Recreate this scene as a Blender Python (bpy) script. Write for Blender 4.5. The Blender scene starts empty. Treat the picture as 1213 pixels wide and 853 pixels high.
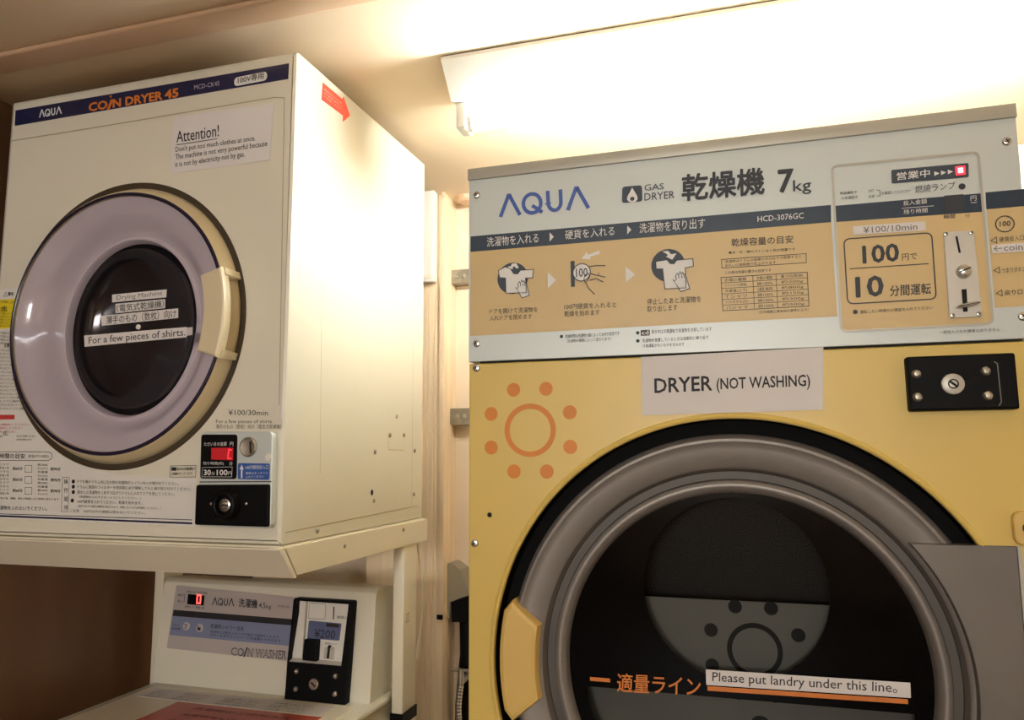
import bpy, bmesh, math, random
from mathutils import Vector, Matrix
from mathutils.geometry import tessellate_polygon
random.seed(7)
sc = bpy.context.scene
col = sc.collection
Z0 = 1.98          # height of the hanging dryer's top above the floor
CEIL = 2.002

# ------------------------------------------------------------------ camera
cam_d = bpy.data.cameras.new('camera')
cam = bpy.data.objects.new('camera', cam_d)
col.objects.link(cam)
cam_d.sensor_width = 36.0
cam_d.lens = 26.8198
cam_d.clip_start = 0.02
cam.matrix_world = Matrix(((0.955683, 0.040359, 0.291618, 0.670344),
                           (0.294362, -0.115711, -0.948663, -1.008884),
                           (-0.004544, 0.992463, -0.122464, 1.330501),
                           (0.000000, 0.000000, 0.000000, 1.000000)))
sc.camera = cam

# ------------------------------------------------------------------ view, world, tube strengths, added fill light
vs = sc.view_settings
vs.view_transform = 'Standard'
vs.look = 'None'
vs.exposure = 0.0
vs.gamma = 1.0
vs.use_curve_mapping = False
TUBE = 138.0        # emission of the tube over the dryers
TUBE_FAR = 12.0     # emission of the tube further back in the room
fill_d = bpy.data.lights.new('fill_light', 'AREA')     # added unseen fill, brightens the dryer fronts from behind the viewer
fill_d.shape = 'RECTANGLE'
fill_d.size, fill_d.size_y = 1.3, 0.66
fill_d.energy = 92.0
fill_d.color = (1.0, 0.985, 0.95)
fill = bpy.data.objects.new('fill_light', fill_d)
fill.location = (0.35, -6.45, 1.62)
fill.rotation_euler = (math.radians(90), 0, 0)
col.objects.link(fill)
w = bpy.data.worlds.new('world')
sc.world = w
w.use_nodes = True
w.node_tree.nodes['Background'].inputs[0].default_value = (1.0, 0.86, 0.70, 1)
w.node_tree.nodes['Background'].inputs[1].default_value = 0.05


# ------------------------------------------------------------------ materials
def lin(c):
    return tuple((x / 255 / 12.92) if x / 255 <= 0.04045 else ((x / 255 + 0.055) / 1.055) ** 2.4 for x in c)


def mat(name, rgb, rough=0.5, metal=0.0, var=0.06, scale=6.0, bump=0.0, spec=0.5, stretch=(1, 1, 1), coat=0.0):
    m = bpy.data.materials.new(name)
    m.use_nodes = True
    nt = m.node_tree
    b = nt.nodes['Principled BSDF']
    b.inputs['Roughness'].default_value = rough
    b.inputs['Metallic'].default_value = metal
    b.inputs['Specular IOR Level'].default_value = spec
    b.inputs['Coat Weight'].default_value = coat
    tc = nt.nodes.new('ShaderNodeTexCoord')
    mp = nt.nodes.new('ShaderNodeMapping')
    mp.inputs['Scale'].default_value = stretch
    nz = nt.nodes.new('ShaderNodeTexNoise')
    nz.inputs['Scale'].default_value = scale
    nz.inputs['Detail'].default_value = 5
    rp = nt.nodes.new('ShaderNodeValToRGB')
    c = lin(rgb)
    rp.color_ramp.elements[0].position = 0.3
    rp.color_ramp.elements[1].position = 0.7
    rp.color_ramp.elements[0].color = tuple(x * (1 - var) for x in c) + (1,)
    rp.color_ramp.elements[1].color = tuple(min(1, x * (1 + var)) for x in c) + (1,)
    nt.links.new(tc.outputs['Object'], mp.inputs[0])
    nt.links.new(mp.outputs[0], nz.inputs['Vector'])
    nt.links.new(nz.outputs[0], rp.inputs[0])
    nt.links.new(rp.outputs[0], b.inputs['Base Color'])
    if bump:
        bp = nt.nodes.new('ShaderNodeBump')
        bp.inputs['Strength'].default_value = bump
        bp.inputs['Distance'].default_value = 0.002
        nt.links.new(nz.outputs[0], bp.inputs['Height'])
        nt.links.new(bp.outputs[0], b.inputs['Normal'])
    return m


def emit(name, rgb, strength, base=(0, 0, 0)):
    m = bpy.data.materials.new(name)
    m.use_nodes = True
    b = m.node_tree.nodes['Principled BSDF']
    b.inputs['Base Color'].default_value = lin(base) + (1,)
    b.inputs['Emission Color'].default_value = lin(rgb) + (1,)
    b.inputs['Emission Strength'].default_value = strength
    return m


def clear(name, tint, rough=0.03, ior=1.45):
    """thin clear sheet: what is behind shows through, the surface reflects by Fresnel"""
    m = bpy.data.materials.new(name)
    m.use_nodes = True
    nt = m.node_tree
    nt.nodes.clear()
    o = nt.nodes.new('ShaderNodeOutputMaterial')
    t = nt.nodes.new('ShaderNodeBsdfTransparent')
    t.inputs[0].default_value = tint + (1,)
    g = nt.nodes.new('ShaderNodeBsdfGlossy')
    g.inputs['Roughness'].default_value = rough
    f = nt.nodes.new('ShaderNodeFresnel')
    f.inputs[0].default_value = ior
    x = nt.nodes.new('ShaderNodeMixShader')
    nt.links.new(f.outputs[0], x.inputs[0])
    nt.links.new(t.outputs[0], x.inputs[1])
    nt.links.new(g.outputs[0], x.inputs[2])
    nt.links.new(x.outputs[0], o.inputs[0])
    return m


M = dict(
    wall=mat('beige_wall', (232, 214, 190), 0.6, var=0.05, scale=2, spec=0.3),
    ceiling=mat('ceiling_board', (235, 214, 186), 0.65, var=0.04, scale=2, spec=0.25),
    ceiling_trim=mat('ceiling_batten', (222, 188, 156), 0.4, var=0.04, scale=3),
    dark_wall=mat('brown_wood_panel', (124, 92, 66), 0.32, var=0.2, scale=5, stretch=(1, 1, 0.3)),
    wood=mat('pale_wood', (246, 224, 192), 0.5, var=0.08, scale=9, stretch=(6, 6, 0.35)),
    floor=mat('brown_floor', (92, 76, 60), 0.5, var=0.15, scale=12),
    cream=mat('cream_enamel', (233, 229, 212), 0.26, var=0.02, scale=3),
    cream2=mat('cream_enamel_stand', (240, 232, 210), 0.35, var=0.03, scale=4),
    beige=mat('beige_plastic', (216, 200, 160), 0.35, var=0.03, scale=5),
    handle=mat('ivory_plastic', (226, 212, 178), 0.35, var=0.02, scale=5),
    white=mat('white_paint', (240, 238, 230), 0.4, var=0.02, scale=5),
    paper=mat('white_paper', (232, 228, 226), 0.6, var=0.02, scale=8, spec=0.3),
    sheet=mat('white_label_sheet', (236, 234, 228), 0.3, var=0.015, scale=8),
    navy=mat('navy_print', (32, 38, 78), 0.2, var=0.08, scale=5, coat=0.6),
    navy2=mat('slate_navy_print', (46, 62, 80), 0.3, var=0.06, scale=5),
    dark=mat('dark_print', (46, 50, 58), 0.5, var=0.05),
    ink=mat('black_ink', (34, 32, 36), 0.6, var=0.05),
    grey_ink=mat('grey_ink', (110, 106, 104), 0.6, var=0.05),
    slate=mat('slate_ink', (56, 68, 82), 0.5, var=0.05),
    blue=mat('blue_print', (68, 98, 178), 0.4, var=0.05),
    blue_label=mat('blue_label', (48, 92, 172), 0.4, var=0.05),
    orange=mat('orange_print', (222, 128, 46), 0.4, var=0.05),
    orange2=mat('orange_dots', (226, 138, 40), 0.45, var=0.05),
    red=mat('red_sticker', (232, 72, 52), 0.5, var=0.05),
    white_ink=mat('white_ink', (236, 236, 234), 0.5, var=0.02),
    silver=mat('silver_sheet', (208, 216, 214), 0.38, 0.15, var=0.02, scale=3),
    silver_trim=mat('silver_trim', (182, 180, 168), 0.42, 0.3, var=0.04, scale=4),
    ochre=mat('ochre_print', (218, 192, 138), 0.38, var=0.02, scale=4),
    yellow=mat('yellow_enamel', (229, 200, 108), 0.36, var=0.02, scale=3),
    yellow2=mat('yellow_grip', (228, 194, 112), 0.4, var=0.02, scale=3),
    door_grey=mat('grey_silver_plastic', (136, 130, 124), 0.4, 0.4, var=0.04, scale=30),
    hinge_shaded=mat('shaded_grey_sheet', (116, 111, 105), 0.45, 0.4, var=0.06, scale=14),  # door grey made darker: shade on the hinge sheet put into its colour
    groove_grey=mat('dark_grey_groove', (84, 80, 74), 0.45, 0.4, var=0.05, scale=8),
    black=mat('black_plastic', (7, 7, 8), 0.5, spec=0.14, var=0.1, scale=8),
    rubber=mat('black_gap', (6, 6, 7), 0.7, spec=0.15, var=0.1, scale=8),
    glass_print=mat('black_glass_print', (5, 5, 6), 0.1, spec=0.12, var=0.05),
    drum=mat('grey_drum_plate', (74, 74, 68), 0.5, 0.0, var=0.05),
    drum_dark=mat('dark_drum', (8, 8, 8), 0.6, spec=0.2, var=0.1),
    brown=mat('brown_gasket', (66, 54, 36), 0.5, var=0.1),
    purple=mat('violet_edge', (38, 32, 56), 0.2, var=0.1),
    lavender=mat('lavender_plastic', (222, 212, 214), 0.1, var=0.03, scale=5, coat=0.5),
    bowl=mat('dark_bowl_glass', (20, 21, 28), 0.08, var=0.2, scale=3),
    chrome=mat('bright_metal', (206, 204, 196), 0.25, 0.9, var=0.05, scale=20),
    steel=mat('galvanised_steel', (168, 164, 152), 0.35, 0.8, var=0.18, scale=40),
    plate=mat('pale_coin_plate', (204, 200, 190), 0.4, 0.3, var=0.03, scale=8),
    hole=mat('dark_hole', (14, 12, 10), 0.8, var=0.1),
    yellow_label=mat('yellow_label', (236, 214, 40), 0.5, var=0.04),
    lcd=mat('blue_lcd', (100, 112, 150), 0.2, var=0.04),
    wash_panel=mat('silver_panel_sheet', (196, 188, 186), 0.35, 0.1, var=0.03),
    wash_blue=mat('soft_blue_print', (132, 142, 174), 0.35, var=0.03),
    lid_red=mat('dull_red_sheet', (196, 84, 70), 0.35, var=0.06),
    grey_plastic=mat('grey_plastic_hood', (146, 138, 120), 0.5, var=0.05),
    tube=emit('fluorescent_tube', (247, 251, 249), TUBE, (255, 255, 255)),
    tube_far=emit('fluorescent_tube_far', (247, 251, 249), TUBE_FAR, (255, 255, 255)),
    led=emit('red_led', (255, 40, 50), 3.0),
    led_dim=emit('red_led_window', (200, 20, 30), 0.6, (60, 0, 0)),
    led_core=emit('pink_led_core', (255, 150, 160), 3.0),
    led_white=emit('hot_led_digit', (255, 60, 55), 5.0),
    cover=clear('violet_clear_cover', (0.93, 0.91, 0.94), 0.03, 1.35),
    pane=clear('clear_door_glass', (0.90, 0.91, 0.90), 0.03, 1.22),
)


# ------------------------------------------------------------------ helpers
HL = (0.00184538794, 5.85449765e-05, -0.653564044, 0.000614969574, -0.00134623135, 2.19080018, 0.000467683308, 0.000183842291, 1)


def PL(x, y):
    """tiny lines of print: point of the printed front"""
    w_ = HL[6] * x + HL[7] * y + HL[8]
    return ((HL[0] * x + HL[1] * y + HL[2]) / w_, (HL[3] * x + HL[4] * y + HL[5]) / w_)


ORIGIN = {}


def tag(o, label=None, cat=None, group=None, kind=None):
    if label: o['label'] = label
    if cat: o['category'] = cat
    if group: o['group'] = group
    if kind: o['kind'] = kind
    return o


def thing(name, loc, label, cat, group=None):
    o = bpy.data.objects.new(name, None)
    o.empty_display_size = 0.05
    o.location = loc
    col.objects.link(o)
    ORIGIN[o] = Vector(loc)
    return tag(o, label, cat, group)


class Surf:
    """a flat face of a thing: u, v along it in metres, h outwards"""
    def __init__(self, fn): self.fn = fn
    def __call__(self, u, v, h=0.0): return Vector(self.fn(u, v, h))


FRONT = Surf(lambda u, v, h: (u, -h, v))                       # hanging dryer front, plane y = 0
SIDE = Surf(lambda u, v, h: (h, u, v))                         # its right side, plane x = 0 (u = y)
YR = -0.061
GAS = Surf(lambda u, v, h: (u, YR - h, v))                     # gas dryer front
TILT = 0.095
WASH = Surf(lambda u, v, h: (u, 0.38 + (v - 0.86) * TILT - h, v))   # washer control panel, leaning back
DECK = Surf(lambda u, v, h: (u, v, 0.854 + h))                 # washer deck (v = y)


def inset(pts, d):
    """shrink a polygon by d along its vertex normals"""
    n = len(pts)
    area = sum(pts[i][0] * pts[(i + 1) % n][1] - pts[(i + 1) % n][0] * pts[i][1] for i in range(n))
    s = 1 if area > 0 else -1
    out = []
    for i in range(n):
        p0, p1, p2 = Vector(pts[i - 1]), Vector(pts[i]), Vector(pts[(i + 1) % n])
        e1, e2 = (p1 - p0), (p2 - p1)
        if e1.length < 1e-9 or e2.length < 1e-9:
            out.append(tuple(p1)); continue
        e1.normalize(); e2.normalize()
        n1, n2 = Vector((-e1.y, e1.x)) * s, Vector((-e2.y, e2.x)) * s
        b = n1 + n2
        if b.length < 1e-6:
            b = n1
        b.normalize()
        k = d / max(0.4, b.dot(n1))
        q = p1 + b * k
        out.append((q.x, q.y))
    return out


def rquad(a, b, c, d, r=0.003, seg=5):
    """quadrilateral a b c d (any order round) with rounded corners"""
    P = [Vector(x) for x in (a, b, c, d)]
    out = []
    for i in range(4):
        p0, p1, p2 = P[i - 1], P[i], P[(i + 1) % 4]
        s = p1 + (p0 - p1).normalized() * r
        e = p1 + (p2 - p1).normalized() * r
        for k in range(seg + 1):
            t = k / seg
            q = s * (1 - t) ** 2 + p1 * 2 * t * (1 - t) + e * t * t
            out.append((q.x, q.y))
    return out


def circ(c, r, n=40, ry=None):
    ry = ry or r
    return [(c[0] + r * math.cos(2 * math.pi * k / n), c[1] + ry * math.sin(2 * math.pi * k / n)) for k in range(n)]


def sector(c, r0, r1, a0, a1, n=24):
    A = [math.radians(a0 + (a1 - a0) * k / n) for k in range(n + 1)]
    return [(c[0] + r1 * math.cos(t), c[1] + r1 * math.sin(t)) for t in A] + \
           [(c[0] + r0 * math.cos(t), c[1] + r0 * math.sin(t)) for t in reversed(A)]


_TEXT = {}


def text_data(body, bold):
    key = (body, bold)
    if key not in _TEXT:
        c = bpy.data.curves.new('t', 'FONT')
        c.body = body
        c.resolution_u = 2
        c.offset = bold
        o = bpy.data.objects.new('t', c)
        col.objects.link(o)
        dg = bpy.context.evaluated_depsgraph_get()
        me = bpy.data.meshes.new_from_object(o.evaluated_get(dg))
        vs_ = [(v.co.x, v.co.y) for v in me.vertices]
        fs_ = [tuple(p.vertices) for p in me.polygons]
        bpy.data.objects.remove(o)
        bpy.data.curves.remove(c)
        bpy.data.meshes.remove(me)
        _TEXT[key] = (vs_, fs_)
    return _TEXT[key]


class MB:
    def __init__(self): self.bm = bmesh.new()

    def face(self, pts3):
        self.bm.faces.new([self.bm.verts.new(p) for p in pts3])

    def poly(self, s, pts, h):
        self.face([s(u, v, h) for u, v in pts]); return self

    def solid(self, s, pts, h0, h1, bev=0.0, back=True):
        """outline extruded from h0 to h1, its front edge eased by bev"""
        bm = self.bm
        rings = [(pts, h0)]
        if bev:
            sg = 1 if h1 > h0 else -1
            rings += [(pts, h1 - bev * sg), (inset(pts, bev * 0.3), h1 - bev * 0.3 * sg), (inset(pts, bev), h1)]
        else:
            rings += [(pts, h1)]
        R = [[bm.verts.new(s(u, v, h)) for u, v in P] for P, h in rings]
        n = len(pts)
        for A, B in zip(R, R[1:]):
            for i in range(n):
                bm.faces.new((A[i], A[(i + 1) % n], B[(i + 1) % n], B[i]))
        bm.faces.new([bm.verts.new(v.co) for v in R[-1]])
        if back: bm.faces.new([bm.verts.new(v.co) for v in R[0][::-1]])
        return self

    def holed(self, s, outer, holes, h0, h1, bev=0.0):
        """plate with holes cut through"""
        bm = self.bm
        def cap(o, h):
            loops = [o] + holes
            tri = tessellate_polygon([[Vector((u, v, 0)) for u, v in P] for P in loops])
            flat = [bm.verts.new(s(u, v, h)) for P in loops for u, v in P]
            for t_ in tri:
                if len(set(t_)) == 3:
                    bm.faces.new([flat[q_] for q_ in t_])
            return [[bm.verts.new(s(u, v, h)) for u, v in P] for P in loops]
        if h1 == h0:
            cap(outer, h0); return self
        F = cap(inset(outer, bev) if bev else outer, h1)
        B = cap(outer, h0)
        if bev:
            mid = [bm.verts.new(s(u, v, h1 - bev * 0.3)) for u, v in inset(outer, bev * 0.3)]
            low = [bm.verts.new(s(u, v, h1 - bev)) for u, v in outer]
            for X, Y in ((F[0], mid), (mid, low), (low, B[0])):
                n = len(X)
                for i in range(n): bm.faces.new((X[i], X[(i + 1) % n], Y[(i + 1) % n], Y[i]))
            pairs = list(zip(F, B))[1:]
        else:
            pairs = zip(F, B)
        for X, Y in pairs:
            n = len(X)
            for i in range(n): bm.faces.new((X[i], X[(i + 1) % n], Y[(i + 1) % n], Y[i]))
        return self

    def lathe(self, s, c, prof, seg=64, a0=0.0, a1=360.0):
        bm = self.bm
        full = abs(a1 - a0) > 359.9
        n = seg if full else seg + 1
        R = []
        cc = c
        for r, h, *ex_ in prof:
            c = (cc[0] + (ex_[0] if ex_ else 0), cc[1] + (ex_[1] if len(ex_) > 1 else 0))
            sx_, sy_ = (ex_[2], ex_[3]) if len(ex_) > 3 else (1.0, 1.0)
            if r < 1e-7:
                R.append([bm.verts.new(s(c[0], c[1], h))])
            else:
                R.append([bm.verts.new(s(c[0] + r * sx_ * math.cos(t), c[1] + r * sy_ * math.sin(t), h))
                          for t in (math.radians(a0 + (a1 - a0) * k / seg) for k in range(n))])
        for A, B in zip(R, R[1:]):
            for i in range(seg):
                j = (i + 1) % n
                if len(A) == 1 and len(B) > 1: bm.faces.new((A[0], B[j], B[i]))
                elif len(B) == 1 and len(A) > 1: bm.faces.new((A[i], A[j], B[0]))
                elif len(A) > 1: bm.faces.new((A[i], A[j], B[j], B[i]))
        return self

    def stroke(self, s, pts, wd, h, closed=False):
        """line of constant width lying on a face"""
        P = [Vector(p) for p in pts]
        n = len(P)
        Lp, Rp = [], []
        for i in range(n):
            a = P[i - 1] if (i or closed) else None
            b = P[(i + 1) % n] if (i < n - 1 or closed) else None
            d1 = (P[i] - a).normalized() if a is not None else None
            d2 = (b - P[i]).normalized() if b is not None else None
            d = (d1 + d2) if (d1 and d2) else (d1 or d2)
            if d.length < 1e-6: d = d1
            d.normalize()
            k = 1.0 / max(0.5, d.dot(d1 or d))
            nn = Vector((-d.y, d.x)) * (wd / 2 * k)
            Lp.append(P[i] + nn); Rp.append(P[i] - nn)
        m = n if closed else n - 1
        VL = [self.bm.verts.new(s(q.x, q.y, h)) for q in Lp]
        VR = [self.bm.verts.new(s(q.x, q.y, h)) for q in Rp]
        for i in range(m):
            j = (i + 1) % n
            self.bm.faces.new((VL[i], VL[j], VR[j], VR[i]))
        return self

    def ring(self, s, c, r0, r1, h, seg=40):
        return self.lathe(s, c, [(r0, h), (r1, h)], seg)

    def text(self, s, body, p0, p1, pt, h, bold=0.0):
        """lettering whose ink box runs from p0 to p1 along its foot and reaches up to pt"""
        if bold > 0.0095:
            w_ = bold * 0.85
            V, F = text_data(body, 0.0)
            hgt = max(v[1] for v in V) - min(v[1] for v in V)
            wdt = max(v[0] for v in V) - min(v[0] for v in V)
            a, b, c = Vector(p0), Vector(p1), Vector(pt)
            ex, ey = (b - a) * (w_ / wdt), (c - a) * (w_ / hgt)
            for k in range(8):
                t_ = math.pi / 4 * k
                o = ex * math.cos(t_) + ey * math.sin(t_)
                self.text(s, body, a + o, b + o, c + o, h + 0.00001 * k)
            return self
        V, F = text_data(body, bold)
        x0, x1 = min(v[0] for v in V), max(v[0] for v in V)
        y0, y1 = min(v[1] for v in V), max(v[1] for v in V)
        a, b, c = Vector(p0), Vector(p1), Vector(pt)
        ex, ey = (b - a), (c - a)
        N = []
        for x, y in V:
            q = a + ex * ((x - x0) / max(1e-6, x1 - x0)) + ey * ((y - y0) / max(1e-6, y1 - y0))
            N.append(self.bm.verts.new(s(q.x, q.y, h)))
        for f in F:
            try: self.bm.faces.new([N[i] for i in f])
            except ValueError: pass
        return self

    def aqua(self, s, p0, p1, pt, h, wd=0.15):
        """the four-letter maker's mark: A without bar, Q, U, A without bar"""
        a, b, c = Vector(p0), Vector(p1), Vector(pt)
        ex, ey = (b - a), (c - a)
        W = wd * ey.length
        def T(x, y): q = a + ex * x + ey * y; return (q.x, q.y)
        def arc(cx, cy, rx, ry, t0, t1, n=22):
            return [T(cx + rx * math.cos(math.radians(t0 + (t1 - t0) * k / n)), cy + ry * math.sin(math.radians(t0 + (t1 - t0) * k / n))) for k in range(n + 1)]
        k = 0.075
        def lam(x0): return [T(x0, 0.0)] + [T(x0 + 0.088 + q[0], q[1]) for q in ((0, 0.80), (0.012, 0.92), (0.028, 0.92), (0.040, 0.80))] + [T(x0 + 0.225, 0.0)]
        self.stroke(s, lam(0.01), W, h)
        self.stroke(s, arc(0.375, 0.46, 0.098, 0.42, 0, 360)[:-1], W, h, True)
        self.stroke(s, [T(0.375, 0.36), T(0.425, 0.22), T(0.485, 0.02)], W * 0.95, h + 0.00003)
        self.stroke(s, [T(0.555, 0.94), T(0.555, 0.40)] + arc(0.625, 0.40, 0.07, 0.34, 180, 360, 14) + [T(0.695, 0.94)], W, h)
        self.stroke(s, lam(0.765), W, h)
        return self

    def box(self, x0, x1, y0, y1, z0, z1, bev=0.0):
        bm = self.bm
        v = [bm.verts.new((x, y, z)) for x in (x0, x1) for y in (y0, y1) for z in (z0, z1)]
        F = [bm.faces.new([v[i] for i in q]) for q in ((0, 1, 3, 2), (4, 6, 7, 5), (0, 4, 5, 1), (2, 3, 7, 6), (0, 2, 6, 4), (1, 5, 7, 3))]
        if bev:
            E = {e for f in F for e in f.edges}
            bmesh.ops.bevel(bm, geom=list(E), offset=bev, segments=3, affect='EDGES', profile=0.5)
        return self

    def prism(self, poly, axis, a0, a1):
        """polygon extruded along x: points are (y, z); along y: (x, z); along z: (x, y)"""
        f = {'x': lambda p, a: (a, p[0], p[1]), 'y': lambda p, a: (p[0], a, p[1]), 'z': lambda p, a: (p[0], p[1], a)}[axis]
        bm = self.bm
        A = [bm.verts.new(f(p, a0)) for p in poly]
        B = [bm.verts.new(f(p, a1)) for p in poly]
        n = len(poly)
        for i in range(n): bm.faces.new((A[i], A[(i + 1) % n], B[(i + 1) % n], B[i]))
        bm.faces.new(A[::-1]); bm.faces.new(B)
        return self

    def tube(self, pts, r, seg=12, cap=True):
        bm = self.bm
        P = [Vector(p) for p in pts]
        R = []
        for i, p in enumerate(P):
            d = (P[min(i + 1, len(P) - 1)] - P[max(i - 1, 0)]).normalized()
            a = Vector((0, 0, 1)) if abs(d.z) < 0.9 else Vector((1, 0, 0))
            x = d.cross(a).normalized(); y = d.cross(x).normalized()
            rr = r[i] if isinstance(r, (list, tuple)) else r
            R.append([bm.verts.new(p + (x * math.cos(2 * math.pi * k / seg) + y * math.sin(2 * math.pi * k / seg)) * rr) for k in range(seg)])
        for A, B in zip(R, R[1:]):
            for i in range(seg): bm.faces.new((A[i], A[(i + 1) % seg], B[(i + 1) % seg], B[i]))
        if cap:
            bm.faces.new(R[0][::-1]); bm.faces.new(R[-1])
        return self

    def build(self, name, m, parent=None, label=None, smooth=True, recalc=True):
        bm = self.bm
        org = Vector((0, 0, 0))
        if parent is None:
            zs = [v.co for v in bm.verts]
            lo = Vector((min(v.x for v in zs), min(v.y for v in zs), min(v.z for v in zs)))
            hi = Vector((max(v.x for v in zs), max(v.y for v in zs), max(v.z for v in zs)))
            org = Vector(((lo.x + hi.x) / 2, (lo.y + hi.y) / 2, lo.z))
        else:
            org = ORIGIN[parent].copy()
        if recalc: bmesh.ops.recalc_face_normals(bm, faces=bm.faces[:])
        me = bpy.data.meshes.new(name)
        bm.to_mesh(me); bm.free()
        me.transform(Matrix.Translation(-org))
        me.materials.append(M[m] if isinstance(m, str) else m)
        if smooth:
            for p in me.polygons: p.use_smooth = True
            me.set_sharp_from_angle(angle=math.radians(32))
        o = bpy.data.objects.new(name, me)
        col.objects.link(o)
        if parent is None: o.location = org
        else: o.parent = parent
        ORIGIN[o] = org
        if label: o['label'] = label
        return o


def flat_text_part(name, m, parent):
    """pieces of print of one ink on one part"""
    return MB(), name, m, parent


SCREW = {}


def screw(s, p, r, parent, h=0.0, m='chrome'):
    """pan-head screw with a cross slot"""
    a = MB().lathe(s, p, [(r, h), (r * 0.98, h + r * 0.25), (r * 0.75, h + r * 0.5), (r * 0.3, h + r * 0.6), (0, h + r * 0.6)], 16)
    o = a.build('screw', m, parent)
    b = MB()
    hh = h + r * 0.62
    b.stroke(s, [(p[0] - r * 0.5, p[1] - r * 0.25), (p[0] + r * 0.5, p[1] + r * 0.25)], r * 0.22, hh)
    b.stroke(s, [(p[0] - r * 0.25, p[1] + r * 0.5), (p[0] + r * 0.25, p[1] - r * 0.5)], r * 0.22, hh + 0.00004)
    return o, b


def paper(name, s, quad, h, label, cat, m='paper', group=None, r=0.0006):
    """a stuck-on paper label: a thin sheet, top-level; its print is a child"""
    p = MB().solid(s, rquad(*quad, r=r, seg=2), h, h + 0.0004).build(name, m)
    return tag(p, label, cat, group)


# ------------------------------------------------------------------ the room
X0, X1, Y0, Y1 = -0.66, 1.95, -6.5, 0.86
def struct(o): o['kind'] = 'structure'; return o
struct(MB().box(X0 - .1, X1 + .1, Y0 - .1, Y1 + .1, -0.1, 0.0).build('floor', 'floor'))
struct(MB().box(X0 - .1, X1 + .1, Y0 - .1, Y1 + .1, CEIL, CEIL + 0.1).build('ceiling', 'ceiling'))
struct(MB().box(X0 - .1, X0, Y0, Y1, 0, CEIL).build('wall_left', 'dark_wall'))
struct(MB().box(X1, X1 + .1, Y0, Y1, 0, CEIL).build('wall_right', 'wall'))
struct(MB().box(X0, X1, Y1, Y1 + .1, 0, CEIL).build('wall_back', 'wall'))
struct(MB().box(X0, X1, Y0 - .1, Y0, 0, CEIL).build('wall_front', 'wall'))
# flat batten along the ceiling in front of the hanging dryer
struct(MB().box(X0, 1.95, -0.112, -0.062, CEIL - 0.009, CEIL, 0.004).build('trim_1', 'ceiling_trim'))
# wooden pillar with grooved front between the two dryers
px_ = [(-0.1207, 1.5187)[0], (-0.0975, 1.5180)[0], (-0.0744, 1.5172)[0], (-0.0538, 1.5165)[0]]
PF = 0.765
pil = [(px_[0] - 0.14, Y1), (px_[0] - 0.14, PF)]
for q_ in (px_[0], px_[0] + 0.010, px_[1], px_[2] - 0.008, px_[2]):
    pil += [(q_ - 0.002, PF), (q_ - 0.001, PF + 0.003), (q_ + 0.001, PF + 0.003), (q_ + 0.002, PF)]
pil += [(px_[3], PF), (px_[3] - 0.006, Y1)]
struct(MB().prism(pil, 'z', 0, CEIL).build('trim_2', 'wood'))

# ------------------------------------------------------------------ coin dryer on its stand (left)
LW = 0.6048
C_ = (-0.320, Z0 - 0.4305)              # centre of its door
dry = thing('coin_dryer', (-LW / 2, 0.25, Z0 - 0.784), 'cream coin-operated clothes dryer with a small round violet door, standing on the cream stand', 'clothes dryer')
BOT = Z0 - 0.784
outer = rquad((-LW, BOT), (0, BOT), (0, Z0), (-LW, Z0), 0.006, 3)
body = MB()
body.holed(FRONT, outer, [circ(C_, 0.2315, 96)], -0.10, 0.0, 0.008)
body.solid(FRONT, outer, -0.10, -0.509, 0.0)
bo = body.build('body', 'cream', dry)
# shallow raised field of the front below the band, and sheet seams of the side
sm = MB()
sm.stroke(FRONT, [(-0.0211, 1.9016), (-0.0162, 1.6447), (-0.0118, 1.4064)], 0.0012, 0.0004)
sm.stroke(FRONT, [(-0.5958, 1.9037), (-0.3906, 1.9034), (-0.0401, 1.9051), (-0.0211, 1.9016)], 0.0016, 0.0004)
sm.stroke(SIDE, [(0.0085, 1.2150), (0.4890, 1.2235)], 0.0016, 0.0004)
sm.stroke(SIDE, [(0.4579, 1.9563), (0.4606, 1.2241)], 0.0012, 0.0004)
sm.stroke(SIDE, [(0.0912, 1.6232), (0.1018, 1.3018)], 0.0010, 0.0004)
sm.stroke(SIDE, [(0.3482, 1.3692), (0.3492, 1.3401), (0.4185, 1.3395)], 0.0014, 0.0004)
sm.build('seam_line', mat('seam', (176, 164, 128), 0.5), bo)
for px in ((0.0987, 1.2089), (0.4712, 1.2483), (0.4722, 1.3383), (0.2932, 1.3358), (0.2922, 1.2452), (0.3549, 1.3687), (0.4192, 1.3698), (0.3838, 1.4066)):
    o, b = screw(SIDE, px, 0.0042, bo, 0.0, 'steel'); b.bm.free()
MB().lathe(SIDE, (0.2839, 1.2611), [(0.0055, 0.0004), (0, 0.0004)], 20).build('vent_hole', 'hole', bo)
# band across the top
band = MB().solid(FRONT, [(-0.5922, 1.9616), (-0.5908, 1.9317), (-0.0150, 1.9328), (-0.0146, 1.9594)], 0.0, 0.0006).build('name_band', 'navy', dry, 'navy blue band')
t = MB().aqua(FRONT, (-0.5333, 1.9394), (-0.4815, 1.9395), (-0.5346, 1.9542), 0.0009, 0.17)
t.build('white_mark', 'white_ink', band)
t = MB()
t.text(FRONT, 'CO', (-0.4194, 1.9349), (-0.3792, 1.9346), (-0.4206, 1.9503), 0.0009, 0.045)
t.stroke(FRONT, [(-0.3774, 1.9313), (-0.3694, 1.9500)], 0.0058, 0.0009)
t.poly(FRONT, circ((-0.3732, 1.9559), 0.0022, 12), 0.0009)
t.text(FRONT, 'N DRYER', (-0.3663, 1.9347), (-0.2623, 1.9343), (-0.3673, 1.9494), 0.0009, 0.045)
t.text(FRONT, '45', (-0.2560, 1.9342), (-0.2291, 1.9342), (-0.2570, 1.9495), 0.0009, 0.045)
t.build('orange_lettering', 'orange', band)
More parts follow.
